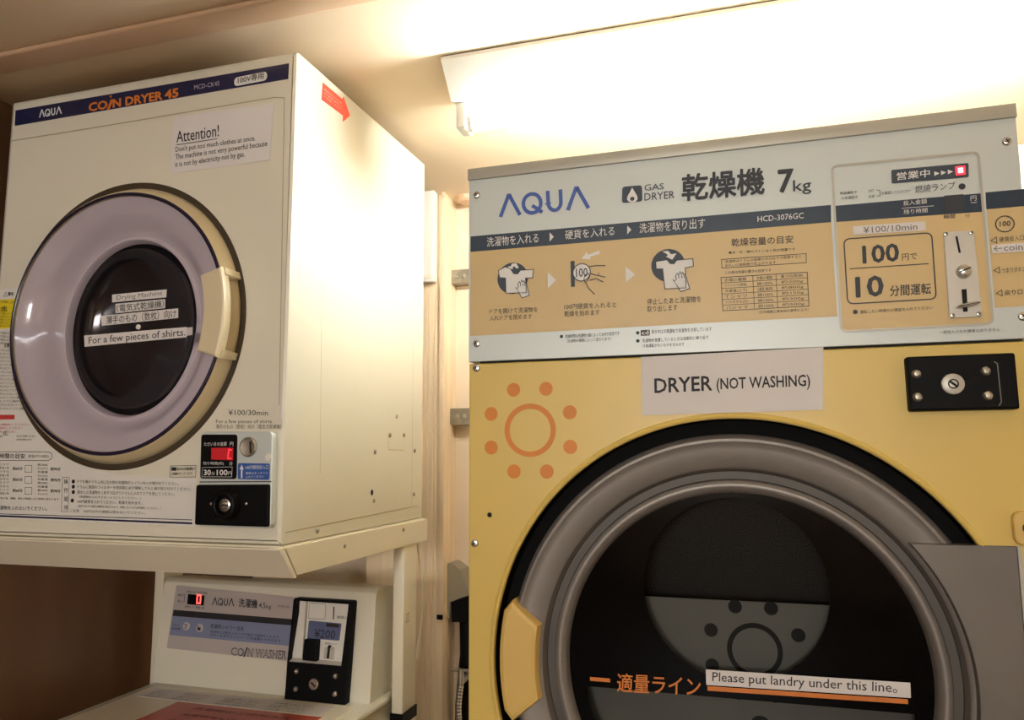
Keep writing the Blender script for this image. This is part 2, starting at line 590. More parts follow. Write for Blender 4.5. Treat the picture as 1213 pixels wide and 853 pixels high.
t = MB().text(FRONT, 'MCD-CK45', (-0.1969, 1.9418), (-0.1468, 1.9417), (-0.1973, 1.9498), 0.0009)
t.build('model_lettering', mat('pale_ink', (170, 172, 190), 0.5), band)
MB().poly(FRONT, rquad((-0.1181, 1.9505), (-0.1174, 1.9352), (-0.0544, 1.9366), (-0.0550, 1.9521), r=0.0075, seg=6), 0.0009).build('white_pill', 'white_ink', band)
MB().text(FRONT, '100V専用', (-0.1102, 1.9388), (-0.0609, 1.9397), (-0.1108, 1.9507), 0.0012, 0.01).build('dark_lettering', 'ink', band)

# door
door = MB()
door.lathe(FRONT, C_, [(0.2315, -0.012), (0.2312, 0.001), (0.229, 0.006), (0.2215, 0.0185), (0.2195, 0.0205), (0.214, 0.0208), (0.212, 0.017), (0.211, -0.02)], 128)
door = door.build('door', 'beige', dry)
MB().lathe(FRONT, C_, [(0.2425, 0.0003), (0.2421, 0.0012), (0.2325, 0.0012), (0.2318, 0.0003)], 128).build('gasket', 'brown', door, 'dark brown ring round the door')
MB().lathe(FRONT, C_, [(0.2190, 0.0207), (0.2180, 0.0222), (0.2150, 0.0226), (0.2128, 0.0216)], 128).build('cover_edge', 'purple', door, 'dark violet edge')
def egg(r_, h_):
    # the dished window is drawn in to a slightly upright oval
    f_ = min(1.0, max(0.0, (0.2135 - r_) / 0.065))
    return (r_, h_, -0.0105 * f_, -0.0015 * f_, 1 - 0.055 * f_, 1 + 0.05 * f_)
fun = MB().lathe(FRONT, C_, [egg(*q_) for q_ in ((0.2135, 0.0185), (0.207, 0.0135), (0.197, 0.0075), (0.186, 0.001), (0.176, -0.007), (0.167, -0.016), (0.159, -0.024), (0.152, -0.029),
                              (0.1485, -0.0285), (0.146, -0.026), (0.1435, -0.030), (0.141, -0.042))], 128)
fun.build('window_funnel', 'lavender', door, 'lavender grey dished plastic')
bw = MB().lathe(FRONT, C_, [egg(*q_) for q_ in ((0.1415, -0.038), (0.136, -0.050), (0.12, -0.062), (0.085, -0.072), (0.04, -0.077), (0, -0.078))], 96)
bw.build('window_glass', 'bowl', door, 'dark bowl-shaped glass')
cov = MB().lathe(FRONT, C_, [(0.2135, 0.0208), (0.15, 0.0214), (0, 0.0216)], 96).build('clear_cover', 'cover', door, 'clear violet cover')
MB().lathe(FRONT, (-0.2651, 1.5374), [(0.0042, 0.0217), (0.0038, 0.0236), (0.002, 0.0244), (0, 0.0245)], 24).build('plug', 'white', door, 'white plug')
# handle: a curved plate carried on two arms
hd = MB()
hd.solid(FRONT, sector(C_, 0.197, 0.2365, -17.6, 17.2, 16), 0.030, 0.046, 0.004)
for a in (15.6, -16.0):
    hd.solid(FRONT, sector(C_, 0.206, 0.2365, a - 1.8, a + 1.8, 3), 0.012, 0.034)
    hd.solid(FRONT, sector(C_, 0.2262, 0.2385, a - 1.4, a + 1.4, 3), 0.0, 0.038)
hd.build('handle', 'handle', door, 'ivory curved handle')

# printed sheets on the front
sh = MB()
XL = -LW + 0.0012
GC = (C_[0], C_[1])
zt = (-0.5762, 1.6267)[1]
arc_ = [(GC[0] + 0.2440 * math.cos(math.radians(a)), GC[1] + 0.2440 * math.sin(math.radians(a))) for a in range(152, 262, 3)]
arc_ = [q_ for q_ in arc_ if q_[1] < zt]
zl = (-0.1589, 1.3013)[1]
sh.solid(FRONT, [(XL, zt), (arc_[0][0], zt)] + [q_ for q_ in arc_ if q_[1] > zl] + [(-0.3099, 1.3001), (-0.1585, 1.2947), (-0.1560, 1.2209), (XL, (-0.5550, 1.2265)[1])], 0.0, 0.0003)
sh = sh.build('instruction_sheet', 'sheet', dry, 'white printed instruction sheet')
MB().poly(FRONT, [(XL, (-0.5940, 1.6079)[1]), (-0.5527, 1.6068), (-0.5545, 1.5555), (XL, (-0.5885, 1.5543)[1])], 0.0005).build('warning_patch', 'yellow_label', sh, 'yellow warning patch')
nv = MB()
nv.stroke(FRONT, [(XL, (-0.5940, 1.2336)[1]), (-0.1613, 1.2311)], 0.0012, 0.0006)
nv.stroke(FRONT, [(XL, (-0.5937, 1.2302)[1]), (-0.1610, 1.2259)], 0.0030, 0.0006)
nv.build('navy_rule', 'navy', sh)
rd = MB()
rd.solid(FRONT, rquad((XL, (-0.5731, 1.4031)[1]), (-0.5393, 1.4018), (-0.5386, 1.3940), (XL, (-0.5722, 1.3946)[1]), r=0.002), 0.0003, 0.0006)
for k in range(3):
    rd.text(FRONT, 'フィルターの掃除をしてください', PL(-20, 504.5 + k * 4.2), PL(36 - 9 * k, 504.5 + k * 4.2), PL(-20, 501.5 + k * 4.2), 0.0006)
rd.build('red_print', mat('red_print', (200, 60, 60), 0.5), sh)
T = MB()
def tl(body, p0, p1, pt, bold=0.0):
    m_ = -LW + 0.003
    T.text(FRONT, body, (max(m_, p0[0]), p0[1]), p1, (max(m_, pt[0]), pt[1]), 0.0006, bold)
tl('警告', (-0.5749, 1.6136), (-0.5621, 1.6130), (-0.5755, 1.6202), 0.03)
T.stroke(FRONT, [(-0.5857, 1.6135), (-0.5814, 1.6201), (-0.5768, 1.6129)], 0.0008, 0.0006, True)
tl('分解や改造をしない', (-0.6536, 1.6025), (-0.5577, 1.5980), (-0.6542, 1.6080))
tl('火気禁止', (-0.5897, 1.5855), (-0.5740, 1.5854), (-0.5908, 1.5955), 0.03)
for k in range(5):
    tl('可燃性のものを乾燥しないでください'[k:], PL(-30, 374 + k * 3.6), PL(17 - k % 3, 373.3 + k * 3.6), PL(-30, 371.2 + k * 3.6))
for k in range(4):
    tl('油分の付いた衣類は入れない'[k:], PL(-30, 397 + k * 4), PL(15, 396.6 + k * 4), PL(-30, 394 + k * 4))
tl('注意', (-0.5754, 1.5213), (-0.5627, 1.5207), (-0.5761, 1.5287), 0.03)
for k in range(17):
    n = (3, 9, 12, 7, 11, 10)[k % 6]
    tl('ドラムの中に手を入れないでください運転中はドアを開けない'[k % 5:k % 5 + 8 + n], PL(-30, 417 + k * 4.3), PL(9 + n * 0.9 + k * 0.75, 416.8 + k * 4.3), PL(-30, 414 + k * 4.3))
tl('排気口', (-0.5616, 1.3657), (-0.5510, 1.3656), (-0.5625, 1.3744))
T.stroke(FRONT, [(-0.5750, 1.3651), (-0.5634, 1.3650)], 0.0015, 0.0006)
for k in range(2):
    tl('仕上がりが悪くなります', PL(20, 518 + k * 4), PL(42 - 4 * k, 518 + k * 4), PL(20, 515.5 + k * 4))
# drying time guide
tl('時間の目安', (-0.5653, 1.3273), (-0.5084, 1.3264), (-0.5662, 1.3360), 0.015)
tl('(室温20℃の場合)', (-0.5020, 1.3277), (-0.4568, 1.3270), (-0.5026, 1.3335))
T.stroke(FRONT, [(-0.5858, 1.3390), (-0.4559, 1.3374), (-0.4501, 1.3347), (-0.4504, 1.3270), (-0.4564, 1.3231), (-0.5842, 1.3239)], 0.0009, 0.0006)
for r_ in range(3):
    y = 555.5 + r_ * 13
    for k in range(3):
        tl(('シャツ', '肌着２枚', 'タオル')[(k + r_) % 3], PL(0, y - 4 + k * 4.2), PL(11, y - 4 + k * 4.2), PL(0, y - 6.8 + k * 4.2))
        tl(('綿100%', 'ポリエステル', '作業着')[(k + r_) % 3], PL(45, y - 3.4 + k * 4.2), PL(57, y - 3.2 + k * 4.2), PL(45, y - 6.4 + k * 4.2))
    tl('約60分', PL(15.5, y + 1.5), PL(27, y + 1.7), PL(15.5, y - 2.5), 0.02)
    tl('約90分', PL(60.5, y + 2), PL(72, y + 2.2), PL(60.5, y - 2), 0.02)
    T.stroke(FRONT, [PL(30, y - 4), PL(38, y - 4), PL(38, y + 4), PL(30, y + 4)], 0.0006, 0.0006, True)
tl('洗濯物の量、種類、脱水の程度により時間は変わります', (-0.5678, 1.2579), (-0.4289, 1.2576), (-0.5681, 1.2615))
tl('この洗濯物を入れないでください。', (-0.5794, 1.2403), (-0.4526, 1.2401), (-0.5801, 1.2470), 0.01)
# operating steps
for ch, y in zip('操作順序', (570, 580.5, 591, 601)):
    tl(ch, PL(76, y + 3.2), PL(81, y + 3.2), PL(76, y - 2.6))
T.stroke(FRONT, [(-0.4241, 1.2955), (-0.4098, 1.2951), (-0.4084, 1.2393), (-0.4223, 1.2395)], 0.0006, 0.0006, True)
steps = [('ドアを開けドラム内に忘れ物の洗濯物が入っていないか確かめてください。', 572.5, 212), ('ドラムに前回のフィルターを使用前に必ず掃除してもと通り取り付けてください。', 578.6, 226.5),
         ('脱水した洗濯物を１枚ずつ広げてドラムに入れてドアを閉じてください。', 585, 207.5)]
for k, (b_, y, x) in enumerate(steps):
    T.poly(FRONT, circ(PL(87.2, y - 2), 0.0034, 14), 0.0006)
    tl(b_, PL(92, y), PL(x, y + (x - 92) * 0.022), PL(92, y - 4), 0.0)
tl('（洗濯物を入れすぎないようにしてください。）', (-0.3866, 1.2620), (-0.2618, 1.2611), (-0.3870, 1.2661))
T.poly(FRONT, circ((-0.4004, 1.2577), 0.0034, 14), 0.0006)
tl('100円硬貨を入れてください。乾燥を始めます。', (-0.3895, 1.2537), (-0.2588, 1.2529), (-0.3899, 1.2592))
tl('（途中で止まる場合は硬貨を追加できます。乾燥しないときは再運転してください。）', (-0.3872, 1.2472), (-0.2214, 1.2458), (-0.3875, 1.2510))
tl('ご注意　100円以外の硬貨は使わないでください。', (-0.4041, 1.2391), (-0.2503, 1.2377), (-0.4045, 1.2436))
T.stroke(FRONT, [(-0.2070, 1.3144), (-0.1588, 1.3150), (-0.1587, 1.2973), (-0.2075, 1.2967)], 0.0008, 0.0006, True)
T.poly(FRONT, [(-0.2054, 1.3122), (-0.1963, 1.3124), (-0.1960, 1.3069), (-0.2050, 1.3068)], 0.0006)
tl('表示中は自動運転で', (-0.1950, 1.3071), (-0.1600, 1.3078), (-0.1953, 1.3120), 0.01)
tl('冷却を行っています。', (-0.2036, 1.2995), (-0.1636, 1.3005), (-0.2039, 1.3043), 0.01)
T.build('small_print', 'ink', sh)

# coin box
cb = MB().solid(FRONT, rquad((-0.1426, 1.3673), (-0.0123, 1.3662), (-0.0098, 1.2230), (-0.1397, 1.2225), r=0.009, seg=6), 0.0, 0.014, 0.002).build('coin_box', 'silver', dry, 'silver coin box')
HB = 0.0143
disp = MB().solid(FRONT, rquad((-0.1397, 1.3629), (-0.0744, 1.3621), (-0.0729, 1.2948), (-0.1384, 1.2954), r=0.005), HB - 0.0003, HB + 0.0006).build('display', 'black', cb)
MB().poly(FRONT, [(-0.1202, 1.3422), (-0.0803, 1.3424), (-0.0800, 1.3230), (-0.1193, 1.3244)], HB + 0.0008).build('led_window', 'led_dim', cb, 'red lit window')
dg = MB()
for k in range(1):
    dg.stroke(FRONT, [(-0.0828, 1.3388), (-0.0882, 1.3394), (-0.0886, 1.3327), (-0.0892, 1.3261), (-0.0831, 1.3258)], 0.0016, HB + 0.0011)
dg.build('led_digit', 'led', cb, 'red glowing digit')
t = MB()
def tc(body, p0, p1, pt, bold=0.0): t.text(FRONT, body, p0, p1, pt, HB + 0.0010, bold)
tc('ただいまの金額', (-0.1336, 1.3450), (-0.0923, 1.3452), (-0.1339, 1.3510))
tc('円', (-0.0865, 1.3449), (-0.0804, 1.3450), (-0.0867, 1.3509))
tc('残り時間(約)', (-0.1339, 1.3155), (-0.0961, 1.3155), (-0.1342, 1.3210))
tc('分', (-0.0863, 1.3155), (-0.0802, 1.3155), (-0.0865, 1.3210))
tc('30', (-0.1315, 1.3006), (-0.1188, 1.3006), (-0.1319, 1.3087), 0.025)
tc('分', (-0.1176, 1.3006), (-0.1115, 1.3006), (-0.1179, 1.3061))
tc('100', (-0.1078, 1.3007), (-0.0886, 1.3007), (-0.1082, 1.3087), 0.025)
tc('円', (-0.0874, 1.3007), (-0.0810, 1.3007), (-0.0876, 1.3062))
t.stroke(FRONT, [(-0.1349, 1.3123), (-0.0807, 1.3131), (-0.0809, 1.2981), (-0.1351, 1.2981)], 0.0005, HB + 0.0010, True)
t.build('white_lettering', 'white_ink', cb)
so = (-0.0538, 1.3430)
MB().lathe(FRONT, so, [(0.0155, HB - 0.0003), (0.0152, HB + 0.002), (0.0135, HB + 0.004), (0.0125, HB + 0.002), (0.004, HB + 0.0012), (0, HB + 0.0012)], 32).build('coin_slot', 'chrome', cb, 'round chrome coin inlet')
MB().stroke(FRONT, [(-0.0494, 1.3513), (-0.0481, 1.3336)], 0.0022, HB + 0.0030).build('slot', 'hole', cb)
MB().lathe(FRONT, (-0.0187, 1.3274), [(0.0056, HB - 0.0002), (0.005, HB + 0.001), (0, HB + 0.0012)], 20).build('cap', 'white', cb)
MB().solid(FRONT, rquad((-0.0712, 1.3189), (-0.0153, 1.3181), (-0.0153, 1.2939), (-0.0706, 1.2948), r=0.003), HB - 0.0003, HB + 0.0004).build('blue_label', 'blue_label', cb, 'blue label with a white arrow')
t = MB()
t.poly(FRONT, [(-0.0649, 1.2963), (-0.0652, 1.3095), (-0.0679, 1.3095), (-0.0643, 1.3166), (-0.0601, 1.3095), (-0.0625, 1.3095), (-0.0622, 1.2963)], HB + 0.0006)
t.text(FRONT, '100円硬貨投入口', (-0.0574, 1.3093), (-0.0172, 1.3099), (-0.0576, 1.3154), HB + 0.0006)
t.text(FRONT, '硬貨はまっすぐに', (-0.0567, 1.3020), (-0.0174, 1.3026), (-0.0569, 1.3055), HB + 0.0006)
t.text(FRONT, '入れてください', (-0.0565, 1.2964), (-0.0243, 1.2971), (-0.0566, 1.3000), HB + 0.0006)
t.build('label_print', 'white_ink', cb)
MB().stroke(FRONT, [(-0.1395, 1.2901), (-0.0109, 1.2914)], 0.0014, HB + 0.0002).build('panel_gap', 'hole', cb)
lidp = rquad((-0.1425, 1.2860), (-0.0130, 1.2875), (-0.0120, 1.2252), (-0.1423, 1.2255), r=0.004)
cl = MB().solid(FRONT, lidp, 0.004, HB + 0.0045, 0.002).build('cash_cover', 'black', cb, 'black cash box cover')
kc = (-0.0855, 1.2564)
hk = HB + 0.0045
MB().lathe(FRONT, kc, [(0.0255, hk - 0.0005), (0.0245, hk + 0.003), (0.020, hk + 0.0085), (0.0165, hk + 0.0095), (0.014, hk + 0.0085), (0.0125, hk + 0.002), (0.0, hk + 0.002)], 40).build('lock_collar', 'black', cb)
lk = MB().lathe(FRONT, kc, [(0.0098, hk + 0.001), (0.0095, hk + 0.0045), (0.007, hk + 0.0055), (0, hk + 0.0055)], 28).build('lock', 'chrome', cb, 'bright key lock')
t = MB().ring(FRONT, kc, 0.0058, 0.0068, hk + 0.0058, 24)
t.stroke(FRONT, [(kc[0] - 0.0055, kc[1]), (kc[0] + 0.0055, kc[1])], 0.0022, hk + 0.0058)
t.build('keyhole', 'hole', cb)
for q in ((-0.1129, 1.2576), (-0.0508, 1.2586)):
    screw(FRONT, q, 0.0026, cb, hk)[1].bm.free()

# red arrow sticker on its side
ar = MB().solid(SIDE, [(0.0778, 1.9626), (0.0753, 1.9305), (0.1483, 1.9340), (0.1477, 1.9220), (0.1726, 1.9447), (0.1482, 1.9698), (0.1440, 1.9632)], 0.0, 0.0005).build('arrow_sticker', 'red', dry, 'red arrow sticker')
t = MB()
for k in range(3):
    f = (k + 1) / 4
    a_, b_ = Vector((0.0780, 1.9598)), Vector((0.0760, 1.9338)); c_, d_ = Vector((0.1445, 1.9601)), Vector((0.1476, 1.9369))
    p, q = a_.lerp(b_, f + .09), c_.lerp(d_, f + .09)
    p, q = p.lerp(q, 0.08), p.lerp(q, 0.95)
    u_ = a_.lerp(b_, f - .04).lerp(c_.lerp(d_, f - .04), 0.08)
    t.text(SIDE, ('転倒防止のため', '必ず壁面に固定して', 'ご使用ください')[k], tuple(p), tuple(q), tuple(u_), 0.0007)
t.build('pale_print', mat('pink_ink', (250, 180, 165), 0.5), ar)

# paper labels stuck on the coin dryer
n1 = paper('paper_notice', FRONT, ((-0.2365, 1.8989), (-0.0400, 1.8954), (-0.0435, 1.8004), (-0.2358, 1.7991)), 0.0004, 'white paper notice headed Attention! taped near the top of the cream dryer', 'notice')
t = MB()
t.text(FRONT, 'Attention!', (-0.2276, 1.8522), (-0.1429, 1.8525), (-0.2289, 1.8731), 0.0011, 0.006)
t.stroke(FRONT, [(-0.2274, 1.8485), (-0.1458, 1.8488)], 0.0013, 0.0011)
t.text(FRONT, "Don't put too much clothes at once.", (-0.2284, 1.8336), (-0.0721, 1.8335), (-0.2291, 1.8455), 0.0011, 0.006)
t.text(FRONT, 'The machine is not very powerful because', (-0.2280, 1.8202), (-0.0491, 1.8212), (-0.2287, 1.8324), 0.0011, 0.006)
t.text(FRONT, 'it is not by electricity not by gas.', (-0.2275, 1.8069), (-0.0907, 1.8087), (-0.2282, 1.8188), 0.0011, 0.006)
t.build('notice_print', 'ink', n1)
HC = 0.0220
n2 = paper('tape_label', FRONT, ((-0.3220, 1.5944), (-0.2131, 1.5958), (-0.2133, 1.5828), (-0.3211, 1.5814)), HC, 'white tape label reading Drying Machine, top strip on the round violet door', 'label', group='tape labels on the dryers')
MB().text(FRONT, 'Drying Machine', (-0.3118, 1.5823), (-0.2210, 1.5845), (-0.3125, 1.5923), HC + 0.0006).build('label_print', 'grey_ink', n2)
n3 = paper('tape_label', FRONT, ((-0.3138, 1.5785), (-0.2153, 1.5802), (-0.2144, 1.5654), (-0.3126, 1.5627)), HC, 'white tape label with bracketed Japanese text, second strip on the round violet door', 'label', group='tape labels on the dryers')
MB().text(FRONT, '（電気式乾燥機）', (-0.3100, 1.5642), (-0.2161, 1.5663), (-0.3109, 1.5769), HC + 0.0006, 0.005).build('label_print', 'ink', n3)
n4 = paper('tape_label', FRONT, ((-0.3419, 1.5601), (-0.1889, 1.5634), (-0.1880, 1.5479), (-0.3397, 1.5434)), HC, 'wide white Japanese tape label just above the white plug of the violet door', 'label', group='tape labels on the dryers')
MB().text(FRONT, '薄手のもの（数枚）向け', (-0.3299, 1.5448), (-0.1913, 1.5484), (-0.3310, 1.5587), HC + 0.0006, 0.005).build('label_print', 'ink', n4)
n5 = paper('tape_label', FRONT, ((-0.3749, 1.5288), (-0.1710, 1.5323), (-0.1700, 1.5160), (-0.3725, 1.5100)), HC, 'long white tape label reading For a few pieces of shirts across the violet door', 'label', group='tape labels on the dryers')
MB().text(FRONT, 'For a few pieces of shirts.', (-0.3639, 1.5108), (-0.1721, 1.5151), (-0.3651, 1.5258), HC + 0.0006, 0.005).build('label_print', 'ink', n5)
MB().solid(FRONT, [(-0.1709, 1.5312), (-0.1597, 1.5315), (-0.1590, 1.5190), (-0.1702, 1.5185)], HC, HC + 0.0003).build('tape_end', 'lavender', n5)
n6 = paper('tape_label', FRONT, ((-0.1171, 1.4055), (-0.0206, 1.4033), (-0.0207, 1.3879), (-0.1163, 1.3889)), 0.0003, 'clear pale tape label reading ¥100/30min above the coin box', 'label', m='cream', group='tape labels on the dryers')
MB().text(FRONT, '¥100/30min', (-0.1023, 1.3929), (-0.0306, 1.3910), (-0.1027, 1.4013), 0.0010).build('label_print', 'ink', n6)
n7 = paper('tape_label', FRONT, ((-0.1311, 1.3868), (-0.0058, 1.3846), (-0.0052, 1.3698), (-0.1311, 1.3715)), 0.0003, 'two-line clear tape label just along the top edge of the coin box', 'label', m='cream', group='tape labels on the dryers')
t = MB().text(FRONT, 'For a few pieces of shirts.', (-0.1245, 1.3791), (-0.0212, 1.3774), (-0.1249, 1.3862), 0.0010)
t.text(FRONT, '薄手のもの（数枚）向け（電気式乾燥機）', (-0.1242, 1.3717), (-0.0066, 1.3700), (-0.1245, 1.3788), 0.0010)
t.build('label_print', 'ink', n7)

# ------------------------------------------------------------------ stand of the coin dryer
st = thing('dryer_stand', (-LW / 2, 0.27, 0.0), 'cream steel stand holding the coin dryer up over the washer', 'stand')
ZB = BOT - 0.003
MB().prism([(-0.012, ZB), (0.0, ZB), (0.036, ZB - 0.047), (0.029, ZB - 0.048), (-0.012, ZB - 0.002)], 'x', -LW - 0.003, 0.0045).build('front_apron', 'cream2', st)
MB().prism([(0.003, ZB), (0.532, ZB), (0.532, ZB - 0.044), (0.037, ZB - 0.044)], 'x', 0.0, 0.005).build('side_apron', 'cream2', st)
MB().prism([(0.003, ZB), (0.532, ZB), (0.532, ZB - 0.044), (0.037, ZB - 0.044)], 'x', -LW - 0.0035, -LW + 0.001).build('side_apron', 'cream2', st)
MB().box(-LW, 0, 0.0, 0.53, ZB - 0.003, ZB + 0.0028).build('tray', 'cream2', st)
for q in ((0.1782, 1.1762), (0.4115, 1.1815)):
    screw(Surf(lambda u, v, h: (h + 0.005, u, v)), q, 0.0038, st, 0.0, 'steel')[1].bm.free()
for x in (-0.022, -LW + 0.0):
    p = MB().box(x, x + 0.024, 0.424, 0.487, 0.825, ZB - 0.008, 0.003).build('post', 'cream2', st)
    MB().box(x - 0.002, x + 0.026, 0.422, 0.489, 0.805, 0.826).build('post_cap', 'black', p)
    MB().box(x, x + 0.024, 0.424, 0.487, 0.0, 0.806, 0.003).build('lower_post', 'cream2', p)
    MB().box(x + 0.001, x + 0.023, 0.43, 0.485, ZB - 0.009, ZB - 0.003).build('top_pad', 'black', p)
t = MB()
for k in range(3):
    a_ = Surf(lambda u, v, h: (0.002 + h, u, v))
    t.text(a_, ('注意', 'の高さ', '固定')[k], (0.435, 1.010 - k * 0.007), (0.450, 1.010 - k * 0.007), (0.435, 1.0155 - k * 0.007), 0.0005)
t.build('post_print', 'grey_ink', st)

# ------------------------------------------------------------------ washer under it
wa = thing('washing_machine', (-0.3, 0.2, 0.0), 'cream top-loading coin washer with a red sheet on its lid, below the stand', 'washing machine')
MB().box(-0.548, -0.036, -0.06, 0.482, 0.02, 0.845, 0.012).build('body', 'cream', wa)
MB().box(-0.556, -0.030, -0.07, 0.49, 0.84, 0.854, 0.005).build('deck', 'cream', wa)
for x in (-0.50, -0.085):
    for y in (-0.02, 0.44):
        MB().lathe(Surf(lambda u, v, h: (u, v, h)), (x, y), [(0, 0), (0.02, 0), (0.018, 0.022), (0, 0.022)], 16).build('foot', 'black', wa)
# control box: front leaning back, rounded upper edge
bx = [(0.380, 0.854), (0.380 + 0.085 * TILT + 0, 0.939), (0.398, 1.048), (0.4015, 1.058), (0.409, 1.064), (0.42, 1.066), (0.474, 1.062), (0.476, 0.854)]
bxo = MB().prism(bx, 'x', -0.556, -0.046)
bxo.build('control_box', 'cream', wa)
wp = MB().solid(WASH, rquad((-0.5223, 1.0528), (-0.2237, 1.0422), (-0.2283, 0.9193), (-0.5292, 0.9245), r=0.003), 0.0004, 0.0016).build('control_panel', 'wash_panel', wa, 'silver grey control panel')
MB().poly(WASH, [(-0.5220, 1.0025), (-0.2251, 0.9996), (-0.2246, 0.9876), (-0.5233, 0.9900)], 0.0019).build('dark_stripe', 'ink', wp)
MB().poly(WASH, [(-0.5233, 0.9900), (-0.2246, 0.9876), (-0.2235, 0.9479), (-0.5254, 0.9512)], 0.0019).build('blue_field', 'wash_blue', wp)
MB().poly(WASH, [(-0.4894, 1.0365), (-0.4471, 1.0351), (-0.4466, 1.0149), (-0.4891, 1.0155)], 0.0019).build('display', 'black', wp)
t = MB()
z_ = [(-0.4648, 1.0353), (-0.4561, 1.0350), (-0.4559, 1.0271), (-0.4557, 1.0189), (-0.4643, 1.0192), (-0.4645, 1.0270)]
t.stroke(WASH, z_, 0.0030, 0.0023, True)
t.build('led_digit', 'led_white', wp, 'red glowing zero')
MB().stroke(WASH, [(-0.4975, 1.0369), (-0.4972, 1.0189)], 0.0011, 0.0021).build('panel_rule', 'ink', wp)
t = MB()
t.aqua(WASH, (-0.4256, 1.0170), (-0.3714, 1.0171), (-0.4264, 1.0330), 0.0020, 0.13)
t.text(WASH, '洗濯機', (-0.3597, 1.0167), (-0.3147, 1.0163), (-0.3609, 1.0334), 0.0020, 0.02)
t.text(WASH, '4.5', (-0.3106, 1.0175), (-0.2951, 1.0170), (-0.3113, 1.0282), 0.0020, 0.01)
t.text(WASH, 'kg', (-0.2928, 1.0148), (-0.2813, 1.0147), (-0.2936, 1.0254), 0.0020)
t.text(WASH, 'MCW-C45', (-0.2656, 1.0212), (-0.2390, 1.0209), (-0.2657, 1.0248), 0.0020)
t.text(WASH, '残り時間', (-0.4930, 1.0388), (-0.4410, 1.0378), (-0.4936, 1.0433), 0.0020)
t.text(WASH, '運転中', (-0.5159, 1.0308), (-0.5006, 1.0305), (-0.5158, 1.0360), 0.0020)
t.text(WASH, '投入', (-0.5141, 1.0181), (-0.4997, 1.0177), (-0.5145, 1.0236), 0.0020)
t.text(WASH, '洗い 脱水', (-0.4953, 1.0083), (-0.4414, 1.0077), (-0.4955, 1.0128), 0.0020)
t.text(WASH, '洗濯時シャワー注水', (-0.4248, 0.9708), (-0.3418, 0.9700), (-0.4251, 0.9798), 0.0021, 0.01)
t.text(WASH, '洗濯物と洗剤を入れフタを閉めて硬貨を入れます', (-0.4236, 0.9618), (-0.2572, 0.9605), (-0.4239, 0.9671), 0.0021)
t.text(WASH, 'ボタンを押すとシャワーで洗濯槽をすすぎます', (-0.4232, 0.9551), (-0.2525, 0.9536), (-0.4235, 0.9604), 0.0021)
t.text(WASH, 'スタート', (-0.5226, 0.9695), (-0.5029, 0.9692), (-0.5229, 0.9749), 0.0021)
t.text(WASH, '洗濯槽', (-0.5237, 0.9622), (-0.4998, 0.9623), (-0.5240, 0.9673), 0.0021)
t.text(WASH, 'CO', (-0.3671, 0.9220), (-0.3372, 0.9214), (-0.3672, 0.9364), 0.0021, 0.03)
t.stroke(WASH, [(-0.3359, 0.9202), (-0.3295, 0.9392)], 0.0028, 0.0021)
t.text(WASH, 'N WASHER', (-0.3267, 0.9218), (-0.2376, 0.9228), (-0.3264, 0.9371), 0.0021, 0.03)
t.build('dark_lettering', 'ink', wp)
t = MB().text(WASH, 'N WASHER', (-0.3257, 0.9233), (-0.2389, 0.9238), (-0.3255, 0.9359), 0.0024, -0.012)
t.text(WASH, 'CO', (-0.3660, 0.9232), (-0.3386, 0.9228), (-0.3658, 0.9352), 0.0024, -0.012)
t.build('outline_fill', 'wash_panel', wp)
for q, k in (((-0.4846, 0.9713), 0), ((-0.4505, 0.9696), 1)):
    b = MB().lathe(WASH, q, [(0.0085, 0.0015), (0.0082, 0.003), (0.006, 0.0036), (0, 0.0036)], 24).build('button', 'wash_panel', wp)
    t = MB()
    if k: t.poly(WASH, [(q[0] - .004, q[1] - .004), (q[0] + .004, q[1] - .004), (q[0] + .003, q[1] + .003), (q[0], q[1] + .001), (q[0] - .004, q[1] + .005)], 0.0039)
    else: t.stroke(WASH, [(q[0] - .004, q[1] + .003), (q[0] + .002, q[1] + .004), (q[0] + .001, q[1] - .003), (q[0] - .003, q[1] - .004)], 0.0012, 0.0039)
    t.build('button_symbol', 'ink', wp)
# coin acceptor on the control box
HA = 0.0
fq = rquad((-0.2211, 1.0437), (-0.0864, 1.0434), (-0.0892, 0.8504), (-0.2238, 0.8514), r=0.005)
rec = [(-0.2125, 1.0390), (-0.0957, 1.0381), (-0.1030, 0.9215), (-0.2236, 0.9234)]
ca = MB().holed(WASH, fq, [rec], 0.0006, 0.018, 0.0015).build('coin_acceptor', 'black', wa, 'black coin acceptor')
MB().poly(WASH, rec, 0.0020).build('recess_back', 'white', ca, 'white recess')
MB().solid(WASH, [(-0.2106, 1.0387), (-0.1958, 1.0385), (-0.1956, 0.9298), (-0.2091, 0.9295)], 0.002, 0.010).build('recess_side', 'white', ca)
MB().prism([(WASH(0, (-0.2236, 0.9234)[1], 0).y - 0.017, (-0.2236, 0.9234)[1]), (WASH(0, (-0.2236, 0.9234)[1], 0).y - 0.002, (-0.2236, 0.9234)[1] + 0.004), (WASH(0, (-0.2236, 0.9234)[1], 0).y - 0.002, (-0.2236, 0.9234)[1] - 0.001)], 'x', (-0.2201, 0.9234)[0], (-0.1040, 0.9221)[0]).build('recess_sill', 'white', ca)
MB().solid(WASH, rquad((-0.1901, 0.9994), (-0.1169, 0.9978), (-0.1194, 0.9656), (-0.1915, 0.9658), r=0.002), 0.0020, 0.0040, 0.0004).build('price_display', 'lcd', ca, 'blue price display')
t = MB().text(WASH, '¥200', (-0.1756, 0.9687), (-0.1283, 0.9685), (-0.1751, 0.9848), 0.0044, 0.004)
t.poly(WASH, [(-0.1497, 0.9972), (-0.1212, 0.9966), (-0.1214, 0.9902), (-0.1499, 0.9904)], 0.0043)
t.build('display_digits', 'ink', ca)
